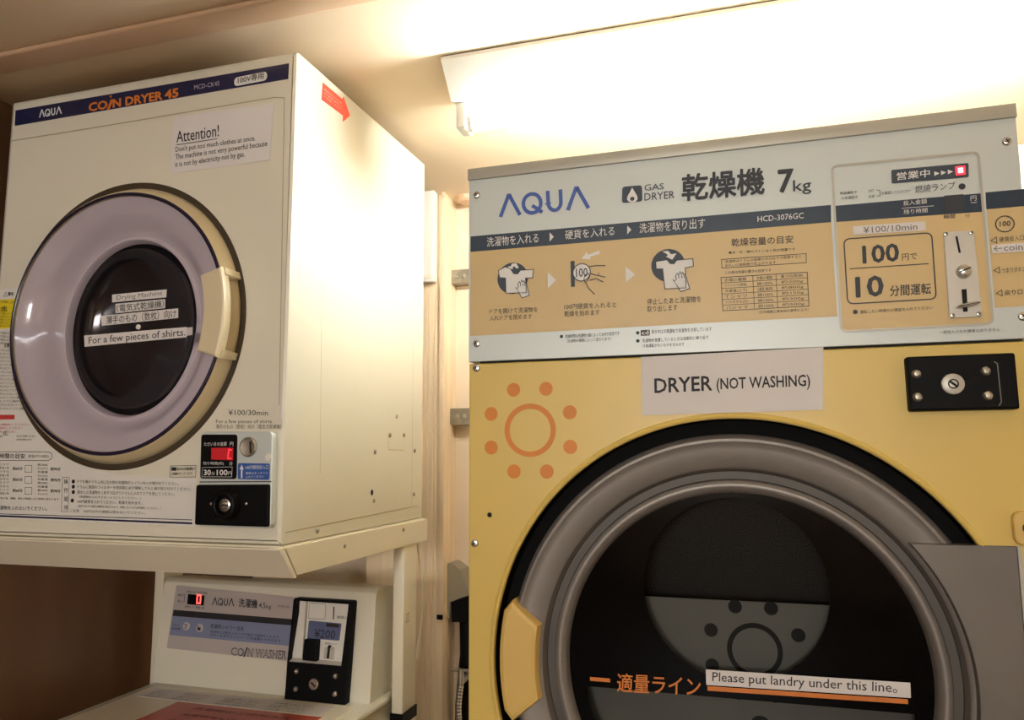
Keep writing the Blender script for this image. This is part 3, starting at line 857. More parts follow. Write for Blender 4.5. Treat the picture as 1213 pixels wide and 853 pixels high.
t = MB().solid(WASH, [(-0.1904, 0.9659), (-0.1617, 0.9655), (-0.1610, 0.9265), (-0.1915, 0.9271)], 0.002, 0.016, 0.002).build('reject_button', 'black', ca)
t = MB().stroke(WASH, [(-0.1363, 1.0288), (-0.1358, 1.0047)], 0.0024, 0.0026)
t.build('coin_slot', 'hole', ca)
t = MB()
t.solid(WASH, [(-0.1416, 0.9556), (-0.1363, 0.9556), (-0.1374, 0.9316), (-0.1430, 0.9319)], 0.0021, 0.0062)
t.build('return_slot', 'hole', ca)
t = MB()
t.text(WASH, '硬貨投入口', (-0.1277, 1.0068), (-0.1003, 1.0070), (-0.1281, 1.0122), 0.0026)
t.text(WASH, '返却レバー', (-0.1510, 0.9566), (-0.1236, 0.9568), (-0.1508, 0.9607), 0.0026)
t.build('small_print', 'ink', ca)
MB().solid(WASH, rquad((-0.1497, 0.9519), (-0.1288, 0.9517), (-0.1289, 0.9297), (-0.1504, 0.9298), r=0.0015), 0.002, 0.0058, 0.001).build('return_lever', 'plate', ca)
MB().stroke(WASH, [(-0.1926, 1.0331), (-0.1566, 1.0329), (-0.1552, 1.0301), (-0.1543, 1.0059), (-0.1579, 1.0035), (-0.1926, 1.0032)], 0.0008, 0.0025, True).build('recess_line', 'grey_ink', ca)
for q in ((-0.2002, 0.9070), (-0.1138, 0.9046), (-0.1989, 0.8744), (-0.1123, 0.8723)):
    MB().lathe(WASH, q, [(0.0056, 0.0175), (0.005, 0.0205), (0.003, 0.0225), (0, 0.023)], 16).build('bolt', 'chrome', ca)
kq = (-0.1592, 0.8869)
MB().lathe(WASH, kq, [(0.0108, 0.0175), (0.0104, 0.021), (0.009, 0.022), (0, 0.022)], 28).build('lock', 'chrome', ca)
MB().stroke(WASH, [(kq[0] - 0.0045, kq[1] + 0.003), (kq[0] + 0.0045, kq[1] - 0.004)], 0.003, 0.0224).build('keyhole', 'hole', ca)
# deck: sunk lid with paper stickers and a red sheet
MB().solid(DECK, rquad((-0.53, -0.04), (-0.06, -0.04), (-0.06, 0.352), (-0.53, 0.352), r=0.02), -0.002, 0.003, 0.0015).build('lid', 'cream2', wa)
stk = MB().solid(DECK, [(-0.515, 0.285), (-0.10, 0.285), (-0.10, 0.342), (-0.515, 0.342)], 0.003, 0.0034).build('lid_sticker', 'paper', wa, 'pale worn sticker sheet')
t = MB()
for k in range(4):
    for x0_, x1_ in ((-0.50, -0.45), (-0.43, -0.36), (-0.33, -0.24), (-0.22, -0.13)):
        zz = 0.330 - k * 0.0115 + random.uniform(-.002, .002)
        t.text(DECK, random.choice(('洗濯物の出し忘れに', 'ご注意ください', '衣類を入れすぎない', '脱水中は開けない')), (x0_, zz - 0.007), (x1_ - random.uniform(0, .012), zz - 0.007), (x0_, zz), 0.0037)
t.build('sticker_print', 'grey_ink', wa)
rs = MB().solid(DECK, [(-0.405, -0.02), (-0.09, -0.02), (-0.09, 0.279), (-0.405, 0.279)], 0.003, 0.0036).build('lid_sheet', 'lid_red', wa, 'dull red sheet')
t = MB()
for k in range(7):
    zz = 0.262 - k * 0.034
    t.text(DECK, ('洗濯機のご使用方法', '洗濯物をいれて下さい', '洗剤をいれて下さい', 'フタを閉めて下さい', '硬貨を入れて下さい', '運転が始まります', '終わったらすぐ出す')[k], (-0.35, zz - 0.013), (-0.14, zz - 0.013), (-0.35, zz), 0.0039)
t.build('sheet_print', mat('dark_red_ink', (110, 40, 40), 0.5), wa)

# ------------------------------------------------------------------ gas dryer (right)
GX0, GX1, GT = 0.3190, 0.9715, Z0 - 0.2625
GB = 0.70
PZ = Z0 - 0.528                       # seam below the control panel
G_ = (0.650, Z0 - 0.9045)             # door centre
gd = thing('gas_dryer', ((GX0 + GX1) / 2, 0.25, GB), 'large yellow and silver coin gas dryer with a grey round glass door', 'clothes dryer')
body = MB()
body.holed(GAS, rquad((GX0, GB), (GX1, GB), (GX1, PZ - 0.002), (GX0, PZ - 0.002), 0.002, 2), [circ(G_, 0.2960, 128)], -0.12, 0.0, 0.002)
body.solid(GAS, [(GX0, GB), (GX1, GB), (GX1, GT), (GX0, GT)], -0.12, -0.70)
gb = body.build('body', 'yellow', gd, 'yellow enamel body')
MB().lathe(GAS, G_, [(0.2958, -0.002), (0.2966, 0.0022), (0.2990, 0.0030), (0.3022, 0.0018), (0.3030, 0.0)], 128).build('opening_lip', 'yellow', gb)
MB().lathe(GAS, G_, [(0.2956, -0.004), (0.2945, -0.026), (0.262, -0.03), (0.20, -0.034)], 128).build('door_seal', 'rubber', gb, 'black gap round the door')
screw(GAS, (0.3297, 1.4441), 0.0052, gb)[1].build('screw_slot', 'hole', gb)
screw(GAS, (0.3276, 1.2166), 0.0052, gb)[1].build('screw_slot', 'hole', gb)
MB().poly(GAS, circ((0.3478, 1.2529), 0.0032, 16), 0.0004).build('small_hole', 'hole', gb)
s_ = (0.4028, Z0 - 0.6190)
t = MB().ring(GAS, s_, 0.0274, 0.0342, 0.0004, 48)
for k in range(8):
    a = math.radians(22.5 + 45 * k)
    t.poly(GAS, circ((s_[0] + 0.0570 * math.cos(a), s_[1] + 0.0570 * math.sin(a)), 0.0090, 24), 0.0004)
t.build('sun_mark', 'orange2', gb, 'orange ring of eight dots')
# control panel
cp = MB()
cp.solid(GAS, [(GX0 - 0.0005, PZ + 0.0008), (GX1 + 0.0005, PZ + 0.0008), (GX1 + 0.0005, GT - 0.0005), (GX0 - 0.0005, GT - 0.0005)], -0.13, 0.0004, 0.0004)
cp = cp.build('control_panel', 'silver', gd, 'silver control panel')
MB().stroke(GAS, [(GX0 + 0.016, PZ - 0.0008), (GX1 - 0.012, PZ - 0.0008)], 0.0022, 0.0006).build('panel_gap', 'hole', gb)
tp = MB().box(GX0 - 0.0015, GX1 + 0.0015, YR - 0.0035, YR + 0.70, GT - 0.0145, GT + 0.0015, 0.0008).build('top_cover', 'silver_trim', gd, 'silver folded top edge')
for q in ((0.3300, 1.6815), (0.9612, 1.6761), (0.3302, 1.4769), (0.9620, 1.4769)):
    screw(GAS, q, 0.0050, cp, 0.0004)[1].build('screw_slot', 'hole', cp)
H1, H2, H3, H4 = 0.0007, 0.0010, 0.0013, 0.0016
fy = MB()
fy.poly(GAS, [(0.3211, 1.6028), (0.7744, 1.6008), (0.7754, 1.4878), (0.6505, 1.4884), (0.3210, 1.4874)], H1)
fy.poly(GAS, [(0.9358, 1.6002), (0.9753, 1.6002), (0.9681, 1.4884), (0.9361, 1.4881)], H1)
fy.build('ochre_field', 'ochre', cp, 'ochre printed field')
nb = MB()
nb.poly(GAS, [(0.3211, 1.6243), (0.7751, 1.6218), (0.7744, 1.6008), (0.3210, 1.6026)], H1)
nb.poly(GAS, [(0.9361, 1.6197), (0.9760, 1.6197), (0.9753, 1.6000), (0.9357, 1.6001)], H1)
# framed window of the panel
wq = rquad((0.7789, 1.6692), (0.9323, 1.6673), (0.9327, 1.4705), (0.7785, 1.4697), r=0.007, seg=6)
fr = MB()
n_ = len(wq)
fr.stroke(GAS, wq, 0.0026, H3, True)
fr.build('window_edge', 'silver_trim', cp)
nb.poly(GAS, [(0.7786, 1.6202), (0.9327, 1.6191), (0.9323, 1.5976), (0.7786, 1.6004)], H2)
nb.build('navy_band', 'navy2', cp, 'slate navy band')
MB().poly(GAS, [(0.7786, 1.6004), (0.9323, 1.5976), (0.9326, 1.4758), (0.9297, 1.4716), (0.9271, 1.4708), (0.7827, 1.4702), (0.7800, 1.4712), (0.7787, 1.4746)], H2).build('ochre_window', 'ochre', cp)
MB().poly(GAS, [(0.8946, 1.6202), (0.9142, 1.6199), (0.9141, 1.6012), (0.8942, 1.6012)], H3).build('dark_display', 'dark', cp)

W_, D_, B_ = MB(), MB(), MB()          # white print, dark print, slate shapes
def wt(body, p0, p1, pt, bold=0.0, h=H3): W_.text(GAS, body, p0, p1, pt, h, bold)
def dt(body, p0, p1, pt, bold=0.0, h=H3): D_.text(GAS, body, p0, p1, pt, h, bold)
MB().aqua(GAS, (0.3626, 1.6473), (0.4854, 1.6473), (0.3615, 1.6785), H2, 0.16).build('blue_mark', 'blue', cp, 'blue maker mark')
# band text
wt('洗濯物を入れる', (0.3448, 1.6075), (0.4168, 1.6071), (0.3448, 1.6206))
W_.poly(GAS, [(0.4320, 1.6197), (0.4318, 1.6072), (0.4374, 1.6132)], H3)
wt('硬貨を入れる', (0.4528, 1.6079), (0.5175, 1.6078), (0.4529, 1.6202))
W_.poly(GAS, [(0.5340, 1.6191), (0.5337, 1.6077), (0.5392, 1.6134)], H3)
wt('洗濯物を取り出す', (0.5491, 1.6076), (0.6301, 1.6070), (0.5495, 1.6206))
wt('HCD-3076GC', (0.6919, 1.6088), (0.7444, 1.6083), (0.6922, 1.6159), 0.004)
# gas flame badge
fb = MB().poly(GAS, rquad((0.5287, 1.6712), (0.5539, 1.6706), (0.5540, 1.6492), (0.5277, 1.6495), r=0.004), H2).build('flame_badge', 'slate', cp)
fl = [(0.5414, 1.6687), (0.5447, 1.6622), (0.5476, 1.6568), (0.5479, 1.6523), (0.5453, 1.6495), (0.5411, 1.6490), (0.5371, 1.6501), (0.5345, 1.6533), (0.5351, 1.6577), (0.5380, 1.6623)]
MB().poly(GAS, fl, H3).build('flame_symbol', 'white_ink', cp)
MB().poly(GAS, circ((0.5413, 1.6537), 0.0028, 18), H4).build('flame_dot', 'slate', cp)
B_.text(GAS, 'GAS', (0.5567, 1.6627), (0.5813, 1.6621), (0.5569, 1.6709), H2, 0.005)
B_.text(GAS, 'DRYER', (0.5564, 1.6498), (0.5942, 1.6492), (0.5567, 1.6594), H2, 0.005)
dt('乾燥機', (0.6036, 1.6445), (0.7012, 1.6434), (0.6043, 1.6778), 0.028)
dt('7', (0.7179, 1.6433), (0.7343, 1.6430), (0.7186, 1.6706), 0.03)
dt('kg', (0.7340, 1.6380), (0.7545, 1.6377), (0.7345, 1.6565), 0.004)
# step 1: shirt and hand on a dark disc
MB().poly(GAS, circ((0.3807, 1.5619), 0.0212, 40), H2).build('symbol_disc', 'slate', cp)
MB().poly(GAS, circ((0.5836, 1.5636), 0.0208, 40), H2).build('symbol_disc', 'slate', cp)
sh1 = [(0.3611, 1.5736), (0.3708, 1.5781), (0.3777, 1.5752), (0.3824, 1.5678), (0.3877, 1.5671), (0.3918, 1.5718), (0.4095, 1.5714), (0.4083, 1.5603), (0.3985, 1.5605), (0.3998, 1.5410), (0.3715, 1.5421), (0.3710, 1.5626), (0.3626, 1.5640)]
sh3 = [(0.5686, 1.5694), (0.5825, 1.5706), (0.5863, 1.5654), (0.5910, 1.5648), (0.5944, 1.5691), (0.6141, 1.5694), (0.6143, 1.5598), (0.6046, 1.5584), (0.6046, 1.5333), (0.5788, 1.5337), (0.5769, 1.5594), (0.5689, 1.5597)]
for q_ in (sh1, sh3): MB().poly(GAS, q_, H3).build('shirt_symbol', 'white_ink', cp)
D_.stroke(GAS, sh1, 0.0010, H4, True); D_.stroke(GAS, sh3, 0.0010, H4, True)
hnd = [(0, 0), (0.6, -.6), (1.2, .2), (0.9, 1.1), (1.6, 2.0), (1.9, 1.1), (2.4, 2.5), (2.9, 1.6), (3.3, 2.2), (3.6, 1.2), (4.0, 1.6), (4.4, 0.4), (5.3, -3.4), (2.4, -4.2), (1.4, -2.2)]
def hand(cx, cz, k):
    P = [(cx + x * k, cz + z * k) for x, z in hnd]
    MB().poly(GAS, P, H4).build('hand_symbol', 'white_ink', cp)
    D_.stroke(GAS, P, 0.0009, H4 + 0.0002, True)
    for x in (1.9, 2.9, 3.6):
        D_.stroke(GAS, [(cx + x * k, cz + (1.2 if x < 3.5 else 1.0) * k), (cx + (x + 0.1) * k, cz + 0.2 * k)], 0.0008, H4 + 0.0002)
q = (0.3847, 1.5494); hand(q[0], q[1], 0.0036)
q = (0.5888, 1.5449); hand(q[0], q[1], 0.0038)
MB().poly(GAS, [(0.3761, 1.5741), (0.3745, 1.5787), (0.3783, 1.5781), (0.3799, 1.5817), (0.3860, 1.5817), (0.3895, 1.5752), (0.3862, 1.5743), (0.3834, 1.5777), (0.3808, 1.5770), (0.3820, 1.5746)], H4).build('arrow_symbol', 'white_ink', cp)
MB().poly(GAS, [(0.5774, 1.5815), (0.5841, 1.5821), (0.5879, 1.5772), (0.5945, 1.5779), (0.5890, 1.5700), (0.5812, 1.5748), (0.5839, 1.5757), (0.5821, 1.5783)], H4).build('arrow_symbol', 'white_ink', cp)
dt('ドアを開けて洗濯物を', (0.3483, 1.5153), (0.4149, 1.5142), (0.3483, 1.5225))
dt('入れドアを閉めます', (0.3483, 1.5063), (0.4069, 1.5057), (0.3483, 1.5131))
MB().poly(GAS, [(0.4289, 1.5661), (0.4286, 1.5447), (0.4403, 1.5551)], H3).build('step_arrow', 'white_ink', cp)
# step 2: coin into the slot
MB().poly(GAS, [(0.4593, 1.5788), (0.4647, 1.5788), (0.4646, 1.5446), (0.4595, 1.5446)], H2).build('slot_symbol', 'slate', cp)
c0 = (0.4739, 1.5627)
MB().poly(GAS, circ(c0, 0.0112, 32), H3).build('coin_symbol', 'white_ink', cp)
D_.ring(GAS, c0, 0.0108, 0.0120, H4)
dt('100', (0.4664, 1.5568), (0.4817, 1.5565), (0.4663, 1.5684), 0.004, H4)
D_.stroke(GAS, [(0.4837, 1.5695), (0.4925, 1.5701), (0.5050, 1.5692)], 0.0012, H4)
D_.stroke(GAS, [(0.4768, 1.5536), (0.4782, 1.5586), (0.4824, 1.5609), (0.4845, 1.5570), (0.4816, 1.5512), (0.4782, 1.5490), (0.4768, 1.5536)], 0.0010, H4)
D_.stroke(GAS, [(0.4852, 1.5603), (0.4944, 1.5571), (0.5046, 1.5542)], 0.0012, H4)
D_.stroke(GAS, [(0.4840, 1.5513), (0.4922, 1.5535), (0.5017, 1.5480)], 0.0012, H4)
D_.stroke(GAS, [(0.4793, 1.5489), (0.4821, 1.5417), (0.4903, 1.5327)], 0.0012, H4)
D_.stroke(GAS, [(0.4956, 1.5613), (0.4966, 1.5565)], 0.0008, H4)
MB().poly(GAS, [(0.4739, 1.5808), (0.4811, 1.5891), (0.4828, 1.5854), (0.4977, 1.5897), (0.4976, 1.5853), (0.4850, 1.5823), (0.4858, 1.5791)], H2).build('arrow_symbol', 'white_ink', cp)
dt('100円硬貨を入れると', (0.4504, 1.5154), (0.5177, 1.5141), (0.4505, 1.5227))
dt('乾燥を始めます', (0.4503, 1.5060), (0.4962, 1.5056), (0.4504, 1.5134))
MB().poly(GAS, [(0.5306, 1.5657), (0.5307, 1.5453), (0.5426, 1.5548)], H3).build('step_arrow', 'white_ink', cp)
dt('停止したあと洗濯物を', (0.5564, 1.5149), (0.6221, 1.5145), (0.5566, 1.5227))
dt('取り出します', (0.5562, 1.5058), (0.5933, 1.5055), (0.5564, 1.5135))
# notes in the silver foot of the panel
for q in ((0.4460, 1.4805), (0.5438, 1.4803), (0.5437, 1.4701)):
    D_.poly(GAS, circ(q, 0.0022, 16), H2)
dt('乾燥時間は洗濯物の量によって30分が目安です', (0.4512, 1.4778), (0.5209, 1.4785), (0.4513, 1.4827), 0, H2)
dt('（洗濯物の種類によって変わります）', (0.4527, 1.4718), (0.5099, 1.4721), (0.4528, 1.4764), 0, H2)
D_.poly(GAS, rquad((0.5475, 1.4833), (0.5588, 1.4834), (0.5586, 1.4764), (0.5476, 1.4763), r=0.001), H2)
W_.text(GAS, 'cd', (0.5491, 1.4775), (0.5572, 1.4775), (0.5490, 1.4827), H3, 0.02)
dt('表示中は冷風運転で洗濯物を冷却しています', (0.5608, 1.4780), (0.6333, 1.4780), (0.5609, 1.4831), 0, H2)
dt('洗濯物を放置しているときは自動的に繰り返す', (0.5490, 1.4677), (0.6294, 1.4682), (0.5491, 1.4724), 0, H2)
dt('冷風運転がないものを含みます', (0.5494, 1.4613), (0.6002, 1.4611), (0.5495, 1.4658), 0, H2)
# load guide table
dt('乾燥容量の目安', (0.6604, 1.5809), (0.7315, 1.5790), (0.6606, 1.5908), 0.004)
dt('●毛・化・綿のフトンは１枚が適量です', (0.6569, 1.5717), (0.7332, 1.5699), (0.6570, 1.5752))
D_.stroke(GAS, [(0.6481, 1.5658), (0.7452, 1.5651), (0.7446, 1.5541), (0.6481, 1.5549)], 0.0007, H2, True)
dt('洗濯物はドラムの容積の半分以下で乾燥すると', (0.6522, 1.5608), (0.7393, 1.5605), (0.6523, 1.5644))
dt('きれいに短時間で仕上がります', (0.6520, 1.5558), (0.7106, 1.5554), (0.6521, 1.5594))
dt('この表は洗濯の重さの目安です', (0.6517, 1.5469), (0.7050, 1.5461), (0.6518, 1.5507))
tq = [Vector(p) for p in ((0.6466, 1.5433), (0.7451, 1.5426), (0.7451, 1.5017), (0.6474, 1.5021))]
def tb(a, b): return tuple(tq[0].lerp(tq[1], a).lerp(tq[3].lerp(tq[2], a), b))
D_.stroke(GAS, [tb(0, 0), tb(1, 0), tb(1, 1), tb(0, 1)], 0.0008, H2, True)
for k in range(1, 6): D_.stroke(GAS, [tb(0, k / 6), tb(1, k / 6)], 0.0006, H2)
for a in (0.375, 0.645): D_.stroke(GAS, [tb(a, 0), tb(a, 1)], 0.0006, H2)
rows = [('衣類の種類', '衣類の種類', '重さ約(乾燥)'), ('ワイシャツ(長袖)', '綿100%', '約200g'), ('作業着(上下)', '混紡', '約800g'), ('Ｔシャツ', '綿100%', '約150g'), ('バスタオル(大)', '綿100%', '約300g'), ('パジャマ', '綿100%', '約500g')]
for k, rw in enumerate(rows):
    for (a0, a1), b_ in zip(((0.04, 0.30), (0.42, 0.60), (0.70, 0.95)), rw):
        dt(b_, tb(a0, (k + 0.85) / 6), tb(a1, (k + 0.85) / 6), tb(a0, (k + 0.22) / 6), 0, H2)
dt('（日本電機工業会自主基準による）', (0.6884, 1.4960), (0.7442, 1.4962), (0.6885, 1.4993))
dt('一度投入された硬貨は戻りません', (0.8793, 1.4616), (0.9390, 1.4617), (0.8795, 1.4654))
# price window
MB().poly(GAS, rquad((0.8422, 1.6569), (0.9218, 1.6558), (0.9209, 1.6392), (0.8416, 1.6404), r=0.002), H2).build('status_badge', 'slate', cp)
wt('営業中', (0.8473, 1.6435), (0.8816, 1.6439), (0.8478, 1.6528), 0.01)
for q in ((0.8888, 1.6471), (0.8957, 1.6473), (0.9026, 1.6475)):
    W_.poly(GAS, [(q[0] - 0.0024, q[1] + 0.0028), (q[0] - 0.0024, q[1] - 0.0028), (q[0] + 0.003, q[1])], H3)
dt('燃焼ランプ', (0.8653, 1.6262), (0.9064, 1.6265), (0.8659, 1.6354))
D_.poly(GAS, circ((0.9134, 1.6291), 0.0036, 20), H2)
dt('乾燥運転中', (0.7858, 1.6329), (0.8042, 1.6327), (0.7860, 1.6366), 0, H2)
dt('冷風運転中', (0.7864, 1.6266), (0.8048, 1.6267), (0.7866, 1.6303), 0, H2)
dt('点灯', (0.8160, 1.6325), (0.8223, 1.6324), (0.8162, 1.6362), 0, H2)
dt('点滅', (0.8162, 1.6257), (0.8225, 1.6257), (0.8164, 1.6294), 0, H2)
dt('を確認してください', (0.8302, 1.6281), (0.8605, 1.6279), (0.8304, 1.6320), 0, H2)
D_.stroke(GAS, [(0.8251, 1.6342), (0.8287, 1.6341), (0.8289, 1.6270), (0.8253, 1.6270)], 0.0006, H2)
wt('投入金額', (0.8522, 1.6128), (0.8765, 1.6129), (0.8526, 1.6185))
W_.stroke(GAS, [(0.8506, 1.6098), (0.8834, 1.6094)], 0.0006, H3)
wt('残り時間', (0.8519, 1.6024), (0.8764, 1.6024), (0.8523, 1.6078))
wt('円', (0.9206, 1.6111), (0.9264, 1.6111), (0.9210, 1.6170))
W_.stroke(GAS, [(0.9207, 1.6092), (0.9269, 1.6091)], 0.0006, H3)
dt('時間', (0.8926, 1.5928), (0.9038, 1.5931), (0.8930, 1.5976), 0.01)
dt('分', (0.9139, 1.5923), (0.9191, 1.5924), (0.9142, 1.5968))
D_.stroke(GAS, rquad((0.7870, 1.5789), (0.8792, 1.5783), (0.8790, 1.5016), (0.7871, 1.5016), r=0.007, seg=6), 0.0014, H3, True)
D_.stroke(GAS, [(0.7916, 1.5430), (0.8739, 1.5426)], 0.0011, H3)
dt('100', (0.8063, 1.5483), (0.8437, 1.5484), (0.8066, 1.5687), 0.028)
dt('円で', (0.8469, 1.5482), (0.8626, 1.5485), (0.8472, 1.5561), 0.006)
dt('10', (0.7969, 1.5089), (0.8251, 1.5090), (0.7974, 1.5323), 0.028)
dt('分間運転', (0.8321, 1.5076), (0.8741, 1.5077), (0.8326, 1.5202), 0.014)
D_.poly(GAS, circ((0.7946, 1.4918), 0.0026, 16), H3)
dt('運転したい時間分の硬貨を入れてください', (0.7996, 1.4893), (0.8747, 1.4899), (0.7998, 1.4934), 0.004)
# right edge of the panel
D_.ring(GAS, (0.9523, 1.5816), 0.0084, 0.0096, H3)
dt('100', (0.9471, 1.5790), (0.9574, 1.5790), (0.9475, 1.5848), 0.02)
def arrow_left(p, r):
    D_.stroke(GAS, [(p[0] - r, p[1]), (p[0] + r * 0.6, p[1] + r), (p[0] + r * 0.6, p[1] - r)], 0.0007, H3, True)
q = (0.9409, 1.5639); arrow_left(q, 0.0034)
q = (0.9412, 1.5299); arrow_left(q, 0.0034)
q = (0.9418, 1.5040); arrow_left(q, 0.0034)
dt('硬貨投入口', (0.9454, 1.5612), (0.9691, 1.5615), (0.9457, 1.5672))
dt('つまりボタン', (0.9454, 1.5262), (0.9681, 1.5267), (0.9456, 1.5319))
dt('戻り口', (0.9462, 1.5009), (0.9634, 1.5014), (0.9464, 1.5069), 0.01)
W_.build('white_print', 'white_ink', cp)
D_.build('dark_print', 'dark', cp)
B_.build('slate_print', 'slate', cp)
ld = (0.9129, 1.6477)
MB().solid(GAS, rquad((ld[0] - .0048, ld[1] - .0050), (ld[0] + .0048, ld[1] - .0050), (ld[0] + .0048, ld[1] + .0050), (ld[0] - .0048, ld[1] + .0050), r=0.001), H3, 0.0022).build('lamp', 'led', cp, 'red lit lamp')
MB().solid(GAS, rquad((ld[0] - .0028, ld[1] - .0032), (ld[0] + .0028, ld[1] - .0032), (ld[0] + .0028, ld[1] + .0032), (ld[0] - .0028, ld[1] + .0032), r=0.001), 0.0021, 0.0025).build('lamp_core', 'led_core', cp)
# coin plate
pl = MB().solid(GAS, rquad((0.8908, 1.5776), (0.9211, 1.5768), (0.9225, 1.4785), (0.8902, 1.4784), r=0.002), H2, 0.0034, 0.0006).build('coin_plate', 'plate', gd, 'pale metal coin plate')
t = MB().stroke(GAS, [(0.9032, 1.5712), (0.9053, 1.5520)], 0.0022, 0.0038)
t.poly(GAS, [(0.9041, 1.5103), (0.9092, 1.5105), (0.9086, 1.4850), (0.9041, 1.4849)], 0.0038)
t.build('coin_slot', 'hole', pl)
kn = (0.9072, 1.5300)
MB().lathe(GAS, kn, [(0.0078, 0.003), (0.0076, 0.008), (0.0066, 0.0105), (0.0042, 0.0118), (0, 0.012)], 28).build('jam_button', 'chrome', pl, 'round chrome button')
MB().stroke(GAS, [(kn[0] - 0.0058, kn[1] - 0.002), (kn[0] + 0.0058, kn[1] + 0.003)], 0.0012, 0.0122).build('button_slot', 'hole', pl)
lv = Vector((0.9086, 1.4918))
u_ = Vector((1, 0.16)).normalized(); v_ = Vector((-u_.y, u_.x))
MB().solid(GAS, [tuple(lv + u_ * (0.0118 * math.cos(t_)) + v_ * (0.0024 * math.sin(t_))) for t_ in (2 * math.pi * k / 24 for k in range(24))], 0.003, 0.012, 0.0014).build('return_lever', 'chrome', pl, 'oval chrome lever')
for q in ((0.8930, 1.5749), (0.9183, 1.5741), (0.8936, 1.4815), (0.9194, 1.4817)):
    screw(GAS, q, 0.0026, pl, 0.0033)[1].build('screw_slot', 'hole', pl)
# lock box
lb = MB().solid(GAS, rquad((0.8420, 1.4362), (0.9482, 1.4363), (0.9485, 1.3758), (0.8424, 1.3754), r=0.003), 0.0, 0.013, 0.0025).build('lock_box', 'black', gd, 'black lock box')
MB().stroke(GAS, [(0.9273, 1.4273), (0.9304, 1.4249), (0.9312, 1.3837), (0.9287, 1.3795)], 0.0010, 0.0134).build('cover_edge', mat('grey_edge', (120, 118, 112), 0.4), lb)  # thin grey line along the edge of the cover
for q in ((0.8510, 1.4164), (0.8507, 1.3908), (0.9186, 1.4172), (0.9187, 1.3905)):
    MB().lathe(GAS, q, [(0.0052, 0.0128), (0.0045, 0.0155), (0.0025, 0.0172), (0, 0.0175)], 18).build('bolt', 'groove_grey' if False else 'steel', lb)
kl = (0.8861, 1.4042)
MB().lathe(GAS, kl, [(0.0115, 0.0128), (0.0112, 0.0158), (0.0096, 0.0166), (0, 0.0166)], 36).build('lock', 'plate', lb, 'pale round key lock')
t = MB().ring(GAS, kl, 0.0040, 0.0054, 0.0170, 28)
t.stroke(GAS, [(kl[0] - 0.0035, kl[1] + 0.003), (kl[0] + 0.0035, kl[1] - 0.003)], 0.0024, 0.0170)
t.build('keyhole', 'hole', lb)

# door of the gas dryer
do = MB().lathe(GAS, G_, [(0.2775, -0.028), (0.2782, -0.016), (0.2760, -0.0095), (0.2722, -0.0062), (0.2690, -0.0058), (0.2655, -0.0075), (0.2600, -0.0085), (0.2400, -0.0110),
                           (0.2370, -0.0130), (0.2350, -0.0190), (0.2335, -0.0235)], 160)
do = do.build('door', 'door_grey', gd, 'grey silver door ring')
MB().lathe(GAS, G_, [(0.2345, -0.0215), (0.2330, -0.0255), (0.2240, -0.0260), (0.2225, -0.0225)], 160).build('groove', 'groove_grey', do)
MB().lathe(GAS, G_, [(0.2232, -0.0240), (0.2222, -0.0200), (0.2190, -0.0180), (0.2150, -0.0178), (0.2110, -0.0200), (0.2080, -0.0250), (0.2066, -0.0330)], 160).build('inner_bead', 'door_grey', do)
wc = (0.6465, Z0 - 0.8115)
WR = 0.1075
seg_z = (0.6615, 1.0417)[1]
segp = []
a0_ = math.asin((seg_z - G_[1]) / 0.190)
for k in range(41):
    a = math.pi - a0_ + (math.pi + 2 * a0_) * k / 40
    segp.append((G_[0] + 0.190 * math.cos(a), G_[1] + 0.190 * math.sin(a)))
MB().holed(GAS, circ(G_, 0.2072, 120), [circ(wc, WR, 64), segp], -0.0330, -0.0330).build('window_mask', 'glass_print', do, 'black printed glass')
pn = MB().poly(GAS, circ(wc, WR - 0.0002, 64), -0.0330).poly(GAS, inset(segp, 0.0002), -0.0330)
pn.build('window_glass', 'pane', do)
lt = MB()
lt.stroke(GAS, [(0.4696, 1.0516), (0.4949, 1.0516)], 0.0046, -0.0306)
lt.text(GAS, '適量ライン', (0.5031, 1.0392), (0.6033, 1.0423), (0.5043, 1.0609), -0.0306, 0.014)
lt.stroke(GAS, [(0.6119, 1.0517), (0.8285, 1.0552)], 0.0052, -0.0308)
lt.build('orange_print', 'orange', do, 'orange lettering and line')
# drum seen through the window
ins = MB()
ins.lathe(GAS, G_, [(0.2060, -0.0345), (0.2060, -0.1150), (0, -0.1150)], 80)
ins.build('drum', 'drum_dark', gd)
gp = MB()
gp.solid(GAS, [(G_[0] - 0.19, (0.6391, 1.1494)[1] - 0.22), (G_[0] + 0.19, (0.6391, 1.1494)[1] - 0.22), (G_[0] + 0.19, (0.6391, 1.1494)[1]), (G_[0] - 0.19, (0.6391, 1.1494)[1])], -0.064, -0.061)
gp = gp.build('drum_plate', 'drum', gd, 'grey inner plate')
t = MB()
sc_ = (0.6676, 1.0920)
t.ring(GAS, sc_, 0.0265, 0.0325, -0.0606, 48)
for k in range(8):
    a = math.radians(22.5 + 45 * k)
    t.poly(GAS, circ((sc_[0] + 0.0550 * math.cos(a), sc_[1] + 0.0550 * math.sin(a)), 0.0082, 24), -0.0606)
t.poly(GAS, circ((0.6708, 1.0048), 0.0120, 24), -0.0606)
t.build('dark_sun_mark', 'drum_dark', gp)
